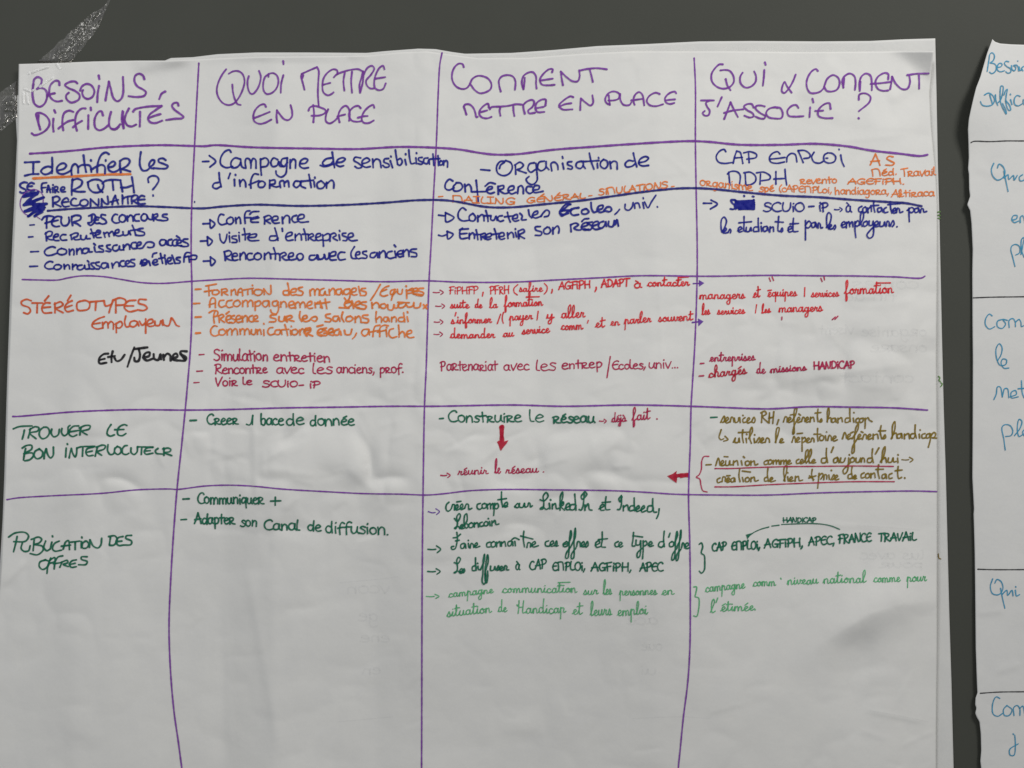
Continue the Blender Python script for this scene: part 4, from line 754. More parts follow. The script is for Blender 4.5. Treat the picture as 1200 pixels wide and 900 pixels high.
T("les in orange", OR, 2.1, (*Q_, "950,300 945,350 965,385;975,365 1010,355 1005,335 980,340 970,370 995,388 1030,380;1030,380 1060,350 1090,345 1100,365 1080,385 1055,375"))
T("salons in orange", OR, 2.1, (*O_, "165,320 125,330 130,350 170,365 165,388 120,388;235,340 195,345 190,375 220,385 240,350 250,385;275,305 265,350 285,390;340,340 310,350 305,380 340,385 365,360 345,340;385,395 385,345;385,365 415,340 430,355 435,395;495,330 450,335 450,350 500,370 495,395 440,395"))
T("handi in orange", OR, 1.9, (*O_, "570,300 565,350 570,395;570,370 600,345 615,360 615,395;670,350 640,350 635,380 660,388 675,355 685,388;705,390 705,350;705,365 730,345 745,360 745,390;810,310 820,390;805,350 770,355 765,380 800,388 820,370;840,345 850,388;843,302 846,310"))
T("Communication in orange", OR, 1.9, (*Q_, "220,430 195,425 165,460 170,500 200,515 240,500;270,455 240,465 240,500 275,505 295,480 275,455;310,505 305,460;310,475 335,450 350,465 350,505;350,480 380,450 395,465 400,505;425,500 420,455;425,470 445,450 460,465 462,505;462,475 485,450 500,465 505,500;522,460 522,495 550,500 560,455;575,500 572,460;575,475 597,455 608,500;630,460 632,510;630,405 632,410;710,440 680,445 665,480 685,505 725,495;770,460 735,465 730,495 765,500 780,465 790,500;815,415 830,460 840,510;790,460 850,455;865,465 870,505;872,428 873,434;910,455 880,465 885,500 915,500 930,475 912,455;950,505 945,460;950,475 970,450 990,470 1000,510"))
T("reseau in smudged orange", OR, 2.2, (*Q_, "1000,450 985,480 1010,515;1000,450 1040,445 1040,475 1010,490 1060,515;985,470 1040,460"), (*O_, "60,490 100,470 90,450 60,465 55,500 90,515;50,430 100,418;130,445 95,455 140,480 130,510 80,505;150,490 190,470 185,450 155,460 150,495 190,510;240,455 205,470 200,500 235,505 250,470 260,505;110,490 200,480;290,465 300,500 340,500 355,455"))
T(None, OR, 1.8, (*O_, "395,490 380,520 360,540"), name="comma")
T("affiche in orange", OR, 2.0, (*O_, "500,455 455,460 440,490 465,515 495,495 505,455 510,505;600,420 560,430 545,470 540,520;520,480 590,465;675,425 640,420 605,440 600,520;580,480 650,465;655,460 662,520;660,440 662,442;720,450 690,460 680,500 705,530 750,520;765,420 770,475 770,525;770,500 800,475 815,490 820,525;840,500 880,485 875,465 845,475 835,505 860,530 900,525"))
T("STEREOTYPES in orange red capitals", 'vermilion', 2.2, (15, 335, 7.5, "160,130 120,118 75,140 80,165 140,190 155,220 130,245 95,235;170,150 260,150;215,155 212,235;325,150 285,150 255,190 270,235 340,235;270,190 330,185;280,130 315,88;370,235 370,150;365,160 420,140 440,165 400,190 370,195 440,235;520,130 480,150 455,190 475,225 530,215;460,190 520,170;480,130 510,82;590,135 565,150 570,210 620,215 665,200 675,150 640,128 590,135;680,140 800,130;730,145 725,215;800,130 815,175 870,160;880,130 860,180 845,235;905,235 905,120;880,125 940,105 990,125 985,160 910,170;1080,125 1010,135 980,190 1020,225 1085,215;985,175 1060,175;1170,120 1110,120 1105,150 1160,170 1180,195 1150,215 1095,210"))
T("Employeur in orange red", 'vermilion', 2.1, (100, 335, 7.5, "165,270 110,290 65,325 60,355 100,378 150,370;65,335 130,325;155,370 150,320;155,340 180,315 195,325 200,370;200,335 225,312 245,330 245,380;270,330 272,410;265,335 310,312 325,340 300,370 270,365;355,265 345,320 360,360 385,355;430,305 400,315 390,345 420,360 450,340 455,315 430,305;455,315 470,350;475,310 500,345 530,320;530,290 530,415;535,340 590,320 590,295 555,300 540,340 565,355 600,350;610,310 615,345 650,345 665,305 680,345;680,300 690,340 730,350 750,300 755,280 780,310 800,345 825,355"))
T("Etu in black", 'black', 2.6, (100, 335, 7.5, "200,595 160,600 120,640 125,680 185,675;125,650 170,640;240,575 230,620 230,670;200,625 260,615;255,630 275,660 310,650 345,605"))
T(None, 'black', 2.5, (100, 335, 7.5, "430,540 400,620 370,710"), name="slash")
T("Jeunes in thick black", 'black', 2.9, (100, 335, 7.5, "430,555 545,540;470,555 480,610 465,660 435,660 430,630;510,630 560,615 565,585 530,590 510,630 540,655 590,640;600,600 605,640 640,650 660,600 665,645;690,650 685,605;690,625 720,595 745,610 750,655;770,635 810,620 800,595 775,605 770,645 810,655;890,575 840,575 835,595 885,630 875,655 820,655;840,600 870,640"))
# dark green row heads
G_ = 'green'
T("TROUVER in dark green capitals", G_, 2.1, (10, 485, 10, "55,175 120,150 275,140;185,190 175,240 160,295;230,280 245,220 255,170;245,185 310,150 355,165 340,200 250,225 320,290;410,155 370,190 360,250 395,290 450,270 480,210 455,160 410,155;505,180 500,230 530,268 580,245 595,180;625,170 620,220 650,255 690,230 700,150 720,135;820,140 760,145 715,190 710,240 750,265 800,245;715,210 840,190;835,245 840,200 850,155;830,165 900,135 955,140 945,175 860,205 920,245"))
T("LE in dark green capitals", G_, 2.2, (100, 485, 10, "300,125 265,180 255,235 290,260 340,245;485,135 460,125 400,150 375,200 385,245 430,255 475,230;345,185 450,182"))
T("BON in dark green capitals", G_, 2.2, (10, 485, 10, "200,405 185,470 175,540;160,400 210,370 270,370 270,410 180,465 180,465 280,460 290,490 250,535 190,550;360,410 310,440 300,490 330,525 385,505 400,450 360,410;415,525 420,470 440,410 440,410 460,480 490,515 520,490 525,390"))
T("INTERLOCUTEUR in dark green capitals shrinking to the right", G_, 2.1, (10, 485, 10, "675,400 668,505;688,350 690,358;710,515 720,460 735,405 735,405 755,470 780,505 795,470 800,400;800,400 850,385 1010,380;870,400 865,495;1000,385 920,410 905,450 930,490 990,485;910,450 980,435;1015,495 1030,430 1045,385;1030,390 1100,365 1135,375 1120,410 1040,445 1090,485"),
  (100, 485, 10, "265,360 260,430 290,475 330,465 345,400;375,380 345,410 345,450 380,475 415,450 410,400 375,380;490,370 460,375 430,420 440,465 480,475 510,460;535,400 535,450 570,475 605,445 610,385;610,385 790,390;660,395 655,475;790,390 720,400 690,435 705,470 790,460;695,435 760,430;850,405 820,430 830,460 900,470;920,400 920,485;910,410 970,400 1000,415 990,440 930,455 1010,488"))
T("PUBLICATION in dark green capitals", G_, 2.1, (0, 610, 7.5, "150,140 135,210 118,275;75,145 130,110 220,105 250,135 225,180 120,185;195,200 185,245 210,270 250,265 265,220;300,165 290,265;275,165 340,145 365,165 345,195 300,210 370,225 380,255 330,300 265,290;400,180 385,235 410,265 440,250;455,190 440,250;460,135 462,142;520,180 480,200 460,245 480,268 540,260;555,250 575,190 600,175 610,255;540,225 620,215;620,190 700,180;660,190 660,255;715,185 712,240;718,145 720,152;750,180 725,200 725,240 760,240 780,205 760,180;785,235 790,170 790,170 820,225 860,240 885,215 893,155"))
T("DES in dark green capitals", G_, 2.2, (0, 610, 7.5, "970,150 960,215;955,140 1010,135 1030,170 1000,215 965,218;1080,140 1040,150 1020,185 1040,218 1085,215;1020,185 1070,180;1155,130 1110,135 1105,155 1155,180 1150,210 1085,215"))
T("OFFRES in dark green capitals", G_, 2.1, (0, 610, 7.5, "400,345 350,365 345,405 375,430 420,400 430,360 390,345;445,330 420,400 412,465;440,345 480,325 480,360 440,375;550,310 510,320 485,360 475,425;470,380 530,370;525,410 545,365;540,365 590,350 595,370 555,385 600,405;670,345 630,355 610,385 625,410 670,405;615,385 660,375;765,318 715,320 715,340 765,360 755,385 690,388"))


# looped cursive lines
A_ = (490, 570, 7.06); K_ = (645, 570, 6.667); N_ = (810, 165, 7.5); M_ = (950, 165, 7.5)
T("creer in dark green", G_, 1.9, (*A_, "255,130 235,150 230,185 245,205 270,190 285,150;285,150 300,150 300,195;305,190 330,170 325,150 310,165 315,195 345,185;320,128 355,122;345,185 370,165 365,145 350,160 355,190 385,180;385,180 400,145 415,150 420,190 445,180"))
T("compte in dark green", G_, 1.9, (*A_, "515,140 490,150 490,180 510,190 530,175;550,140 530,150 535,180 560,175 565,150 550,140;575,185 570,145;575,155 595,140 600,185;600,160 620,140 622,185;635,140 630,180 625,240;630,160 655,140 665,165 650,185 635,180;690,45 690,120 700,170;660,110 730,100;700,165 740,150 735,130 715,145 715,170 740,165"))
T("sur in dark green", G_, 1.9, (*A_, "800,165 825,140 835,160 825,175 800,170;840,140 840,170 865,172 880,140;880,140 885,170 905,165 915,135 925,140 930,170 945,160"))
T("LinkedIn in dark green", G_, 2.0, (*A_, "1010,110 1040,120 1075,80 1060,50 1035,80 1040,140 1030,185 1010,185 1030,170 1060,190 1080,180;1085,140 1090,185;1095,110 1097,113;1110,185 1110,145;1115,155 1135,140 1145,185 1165,180"), (*K_, "75,140 95,90 95,45 80,70 75,185;75,150 100,120 100,145 80,155 110,185;115,170 150,150 145,130 125,145 125,180 160,180;190,60 195,120 200,185;190,140 160,145 155,180 185,180 200,150;265,45 240,80 250,100 285,60 270,40;265,60 255,150 240,185 225,180;270,185 270,145;275,160 295,135 305,180 325,185"))
T("et in dark green before Indeed", G_, 1.9, (*K_, "380,175 420,150 410,140 390,155 395,185 420,185;435,80 430,130 435,180 465,180;405,125 470,120"))
T("Indeed in dark green", G_, 2.0, (*K_, "555,70 535,100 545,120 560,80;555,80 555,140 540,180 525,180;570,190 570,150;575,160 600,145 610,185;655,90 655,140 660,190;655,150 625,155 620,190 650,185;665,185 695,165 690,150 670,170 675,195 705,185;705,185 735,165 730,150 712,170 715,200 745,190;800,95 800,150 810,200 830,200;795,150 765,155 760,195 790,195 805,170"))
T(None, G_, 2.0, (*K_, "850,175 845,215 830,250"), name="comma")
T("Leboncoin in dark green", G_, 1.9, (*A_, "300,265 325,290 350,240 340,225 320,250 325,310 310,350 300,345 330,330 345,350;350,345 370,330 365,315 350,330 355,350 380,345;385,320 405,280 400,225 385,240 385,330 400,345 415,325 405,310;440,300 420,315 425,340 450,335 455,310 440,300;465,335 465,300;470,310 490,300 500,335;530,295 510,305 515,330 540,325;560,290 545,305 550,325 575,320 575,295 560,290;590,290 595,325;580,265 582,268;610,325 610,285;615,300 635,280 645,315 668,310"))
T("Faire in dark green", G_, 1.8, (*A_, "320,380 325,420 320,470 305,515 280,520 275,500 295,495;290,425 320,420 350,395;310,450 340,445;380,470 355,480 355,510 375,510 390,475 395,510;415,470 420,505;415,445 416,448;430,510 440,470 455,480 460,505;465,500 490,480 485,465 470,480 475,505 510,495"))
T("connaitre in dark green", G_, 1.8, (*A_, "595,460 570,470 570,500 595,500;625,455 605,470 610,500 635,495 640,465 625,455;650,500 650,460;655,470 675,455 680,495;690,495 690,460;695,470 715,455 725,495;770,450 745,460 745,490 765,490 780,455 785,490;800,455 805,490;775,440 800,425 835,440;875,370 870,430 880,500;850,410 950,435;900,505 910,465 930,470 930,500;940,490 970,470 965,455 945,470 950,500 995,490"))
T("ces in dark green", G_, 1.8, (*A_, "1080,450 1055,460 1055,490 1085,495;1090,485 1120,470 1115,450 1095,465 1100,495 1125,490;1130,490 1145,450 1150,480 1140,495 1160,490"))
T("offres in dark green", G_, 1.9, (*K_, "125,430 100,450 105,470 130,465 140,440 125,430;100,455 140,440 165,380 160,345 150,400 135,560 120,560 125,520 160,470;165,460 195,390 195,325 185,400 180,560 165,565 165,530 200,480;205,470 215,430 230,435 235,470;240,465 265,450 260,430 245,445 245,470 270,470;270,470 290,430 295,460 280,475"))
T("et in dark green after offres", G_, 1.9, (*K_, "350,460 385,440 380,425 355,440 360,475 390,470;405,355 405,420 400,470 430,475;375,415 445,408"))
T("ce in dark green", G_, 1.8, (*K_, "530,430 505,445 510,470 535,468;535,465 560,445 550,435 535,450 545,475 565,465"))
T("type in dark green", G_, 1.9, (*K_, "650,360 645,420 640,465 660,465;645,385 720,395;670,420 670,455 695,455 705,425;705,425 705,500 695,550 680,555 680,520 720,480;725,425 725,500 720,565;725,440 745,425 755,450 735,465;765,460 795,445 785,430 770,445 775,468 805,462"))
T("d'offre in dark green", G_, 1.9, (*K_, "890,350 885,410 890,470;885,430 855,435 845,465 870,475 890,450;935,365 925,395;950,430 930,445 935,470 960,465 965,440 950,430;965,450 995,380 990,350 980,400 965,570 950,575 955,530 990,480;990,470 1020,400 1020,340 1010,420 995,575 985,580 985,540 1020,490;1025,480 1035,440 1045,450 1050,480;1055,475 1080,455 1070,440 1055,455 1060,485 1085,480"))
T("Les in dark green", G_, 1.8, (*A_, "300,630 325,640 350,600 335,585 320,610 325,680 310,715 295,715 330,700 345,715;345,710 370,690 360,680 345,695 350,718 375,710;370,710 380,680 385,700 375,715"))
T("diffuser in dark green", G_, 1.9, (*A_, "475,590 475,640 480,695;470,655 450,665 450,695 470,695 485,670;495,660 500,690 515,685;492,635 494,638;515,690 545,620 550,560 540,600 535,720 530,790 545,810 560,780 555,700;560,690 580,620 575,565 560,640 555,780 565,800 575,760 575,700;600,660 600,695 625,690 635,660 640,690;650,690 665,655 670,685 655,695;675,690 700,670 690,660 675,680 685,697 705,690;710,690 720,655 735,665 730,690 750,690"))
T("contacter in blue", B_, 2.0, (*M_, "450,575 425,590 425,620 450,625;480,580 460,595 465,630 490,620 490,590 480,580;505,630 500,590;505,600 530,580 535,620;555,530 555,580 565,625;530,570 600,565;620,585 590,595 595,625 620,615 625,590 635,625;665,585 645,600 650,630 680,625;700,535 705,600 715,635;680,560 790,550;720,625 750,605 745,590 725,605 730,635 755,628;755,630 765,590 780,600 785,630 810,622"))
T("par in blue after contacter", B_, 2.0, (*M_, "865,590 865,650 868,710;850,610 890,585 910,605 890,630 870,625;945,590 915,600 920,630 945,620 950,595 960,628;965,630 975,595 990,600 995,625 1020,620"))
T("les in blue before etudiants", B_, 2.0, (*N_, "270,800 295,760 310,700 290,670 268,690 268,790 285,810;285,800 310,780 305,765 290,780 295,810 320,805;325,805 340,775 350,790 345,808"))
T("etudiants in blue", B_, 2.0, (*N_, "410,790 445,770 435,755 415,770 420,800 450,795;465,665 465,730 465,790 480,795;420,720 530,710;485,760 485,795 510,795 525,760 530,790;590,680 590,730 595,795;590,755 555,760 550,795 580,795;615,750 620,795;615,720 617,724;665,750 635,760 640,795 665,785 670,755 680,790;690,800 695,755;695,770 720,755 725,795;770,665 765,730 765,790 780,795;740,710 810,715;785,795 800,765 805,790 795,800"))
T("et in blue", B_, 2.0, (*N_, "850,785 885,765 875,750 855,765 860,800 890,795;900,680 895,740 900,795 940,795;870,730 945,725"))
T("par in blue after et", B_, 2.0, (*N_, "1005,700 1005,780 1005,870;1005,740 1035,705 1055,730 1030,765 1010,760;1090,715 1060,725 1065,760 1085,755 1095,720 1105,760;1115,765 1120,720 1135,735 1140,765 1155,762"))
T("les in blue before employeurs", B_, 2.0, (*M_, "140,760 170,720 180,650 160,630 145,650 145,750 160,775;160,765 185,745 180,735 165,750 170,775 195,770;195,770 215,740 220,760 210,778"))
T("employeurs in blue", B_, 2.0, (*M_, "270,745 305,725 295,710 275,725 280,760 305,755;315,765 315,715;315,730 335,710 345,755;345,730 365,710 372,755;390,710 390,780 398,850;390,730 415,700 430,725 410,750 395,745;430,740 460,690 465,640 450,620 440,650 440,720 455,750;490,705 465,720 470,750 495,740 500,710 490,705;515,705 515,740 540,740 550,705;550,705 555,770 545,840 515,855 495,830 520,790 560,750;565,745 595,725 585,705 565,720 570,755 595,750;610,710 610,750 640,745 650,710 655,745;665,750 675,705 690,715 690,745;700,750 725,700 735,730 720,752"))


# olive lines
E_ = (810, 470, 8); J_ = (950, 470, 7.5); OL = 'olive'
T("services in olive", OL, 1.81, (*E_, "275,200 310,140 315,170 300,200 285,195;320,195 350,165 340,150 325,170 330,205 360,195;365,195 380,150 395,160 400,195;405,160 415,200 440,190 445,155;455,155 460,200;485,133 487,136;505,155 485,170 490,200 515,195;520,195 550,165 540,155 525,175 530,205 560,195;565,195 590,150 600,175 590,203 575,198"))
T("RH in olive", OL, 1.92, (*E_, "660,200 665,110;655,110 690,95 705,120 670,145 720,200;735,110 730,205;730,160 770,150;775,100 765,210"))
T(None, OL, 1.81, (*E_, "820,175 805,220"), name="comma")
T("referents in olive on the first olive line", OL, 1.81, (*E_, "865,195 885,145 900,155 900,195;905,190 935,165 925,150 910,170 915,200 940,190;930,130 955,125;945,190 985,110 990,60 970,80 965,200 965,300 955,310 960,250 985,190;990,190 1020,165 1010,150 995,170 1000,200 1030,190;1010,120 1025,132;1035,190 1050,150 1065,160 1065,190;1070,190 1100,165 1090,150 1075,170 1080,198 1110,190;1115,195 1120,150;1120,165 1145,150 1155,190"), (*J_, "65,70 60,130 65,180;40,105 90,100;80,180 95,155 98,180 85,185"))
T("handicap in olive on the first olive line", OL, 1.81, (*J_, "145,180 165,100 158,60 148,90 148,185;150,160 175,145 182,182;215,150 190,155 188,185 212,180 220,150 225,185;240,190 240,150;245,160 270,145 280,180;345,65 345,120 350,180;340,148 310,152 305,185 335,182 348,160;375,150 380,185;380,100 382,103;420,150 400,160 402,188 425,185;460,150 432,158 435,187 458,180 465,150;480,150 480,200 478,240;480,165 505,145 515,165 540,180"))
T("utiliser in olive", OL, 1.92, (*E_, "395,385 415,345 410,385 440,385 450,345 455,385;485,270 480,330 490,390;445,295 545,290;515,350 520,390;520,310 522,313;540,350 575,280 570,245 555,270 550,350 565,395;590,350 595,390;595,315 597,318;610,385 640,340 645,370 630,390;650,385 680,355 670,345 655,360 660,390 690,385;695,385 710,345 730,355 735,385"))
T("le in olive", OL, 1.81, (*E_, "790,385 815,310 825,250 808,250 795,300 795,390;830,385 860,360 850,350 835,365 838,390 868,385"))
T("repertoire in olive", OL, 1.81, (*E_, "945,385 965,330 975,350 980,385;985,380 1015,350 1005,340 990,355 993,385 1020,380;995,305 1045,300;1040,340 1040,400 1040,470;1040,360 1065,340 1075,365 1055,385;1080,380 1110,355 1100,345 1085,360 1090,388 1118,382;1122,382 1135,345 1150,355 1152,382"), (*J_, "62,240 60,300 65,350;30,290 90,290;100,300 80,315 85,345 110,340 115,310 100,300;130,305 135,345;140,270 142,273;150,345 165,300 180,310 185,345;190,340 225,315 215,305 198,320 203,350 235,340"))
T("referents in olive on the second olive line", OL, 1.92, (*J_, "280,330 300,275 310,290 315,325;320,325 350,300 340,290 325,305 330,335 355,325;355,280 375,270;365,330 415,250 420,200 400,230 385,330 380,450 365,460 370,400 410,330;415,330 440,300 430,290 418,305 420,335 445,328;445,268 460,275;455,335 475,290 490,300 492,330;500,325 530,300 520,290 505,305 508,335 540,325;550,335 550,290;555,300 585,290 595,330;620,215 612,270 625,330;600,262 660,260;635,330 655,295 660,320 645,332"))
T("handicap in olive reaching the sheet edge", OL, 1.92, (*J_, "710,330 740,250 740,180 722,210 718,325;720,300 750,280 760,325;795,285 765,295 765,325 790,320 800,285 805,325;825,330 825,290;830,300 860,285 870,330;920,210 918,270 930,325;915,285 885,290 880,320 905,328 920,300;955,290 958,325;962,252 964,256;1005,285 980,295 982,325 1010,322;1045,285 1020,295 1020,325 1042,318 1050,285;1060,290 1050,350 1035,405;1060,300 1085,275 1100,290 1085,320 1065,322 1108,325"))
T("reunion in olive", OL, 1.81, (*E_, "230,605 255,535 265,560 270,600;275,600 305,570 295,555 280,575 285,605 315,598;310,520 345,522;325,560 325,600 350,600 362,560;362,560 366,598 382,596;395,600 398,560;400,575 430,558 440,600;470,560 478,600;490,520 500,530;530,560 510,570 512,600 540,598 548,570 530,560;560,600 560,560;565,575 590,560 600,598 625,590"))
T("comme in olive", OL, 1.81, (*E_, "715,555 685,570 690,595 715,590;745,550 725,560 728,590 752,585 758,560 745,550;770,590 770,555;772,570 795,552 800,590;802,570 820,552 828,590;840,590 842,555;845,570 865,552 870,590;872,570 890,552 895,588;900,585 930,560 920,552 905,568 910,592 940,582"))
T("celle in olive", OL, 1.81, (*E_, "1010,545 988,558 990,585 1015,580;1020,580 1050,555 1040,545 1025,560 1028,585 1058,575;1060,570 1095,500 1095,455 1080,465 1072,560 1080,582;1090,570 1125,500 1125,450 1112,465 1105,560 1112,580;1125,578 1160,555 1150,545 1135,560 1138,582 1168,575"))
T("d in olive before aujourd'hui", OL, 1.92, (*J_, "140,415 138,480 150,540;135,500 100,505 98,540 130,540 142,515;200,405 182,450"))
T("aujourd'hui in olive", OL, 1.92, (*J_, "235,495 205,510 205,540 230,535 240,500 250,540;265,500 262,535 290,535 305,500;335,500 332,560 320,620 295,640 285,610 320,570 350,540;340,470 342,474;370,495 350,510 355,535 380,530 385,505 370,495;400,500 400,535 425,535 440,500;445,535 455,500 470,505 475,535;545,420 540,480 552,540;535,500 505,505 500,535 530,538 545,515;600,412 570,465;615,535 650,460 655,400 638,425 625,540;630,515 655,495 668,540;685,500 682,535 710,535 725,500;725,500 732,535 750,530;765,500 768,540;768,470 770,474"))
T("creation in olive", OL, 1.81, (*E_, "270,720 245,735 250,765 280,755;290,755 300,710 320,715 320,750;330,755 360,730 350,718 335,735 338,762 365,752;335,700 365,698;400,718 375,730 378,758 400,752 408,720 412,755;455,640 448,700 458,755;480,655 555,665;480,715 490,755;530,715 510,725 512,755 540,750 545,725 530,715;560,755 562,715;565,725 590,712 600,750 630,742"))
T("de in olive before lien", OL, 1.81, (*E_, "720,630 715,690 725,752;712,712 690,722 690,750 712,748;735,748 765,725 755,715 740,730 745,755 790,745"))
T("lien in olive", OL, 1.81, (*E_, "870,745 895,660 895,605 880,610 868,660 880,750;905,710 910,748;905,670 907,673;920,748 950,720 942,708 925,725 930,752 958,745;975,750 978,705;980,718 1005,705 1015,745 1045,740"))
T(None, OL, 1.81, (*E_, "1135,640 1130,690 1145,745;1105,720 1170,700;1110,700 1150,735"), name="ampersand")
T("prise in olive", OL, 1.81, (*J_, "75,635 70,690 62,765;70,660 100,635 110,650 90,685;115,690 125,645 140,650 142,685;160,650 165,688;182,608 184,611;180,690 205,645 210,670 195,690;210,685 238,660 230,650 215,665 220,692 248,685"))
T("de in olive before contact", OL, 1.81, (*J_, "365,575 360,620 370,680;355,640 332,650 332,680 358,678;378,678 400,660 392,650 380,665 384,685 405,678"))
T("contact. in olive", OL, 1.92, (*J_, "470,630 445,645 448,675 475,668;505,635 485,645 488,675 512,670 518,645 505,635;530,675 530,635;535,645 560,632 568,672;598,560 592,620 605,680;575,600 640,598;655,640 630,650 632,680 655,672 662,642 668,680;715,635 690,648 692,680 718,675;770,575 765,620 775,680 800,670;745,612 805,605;827,674 829,677"))

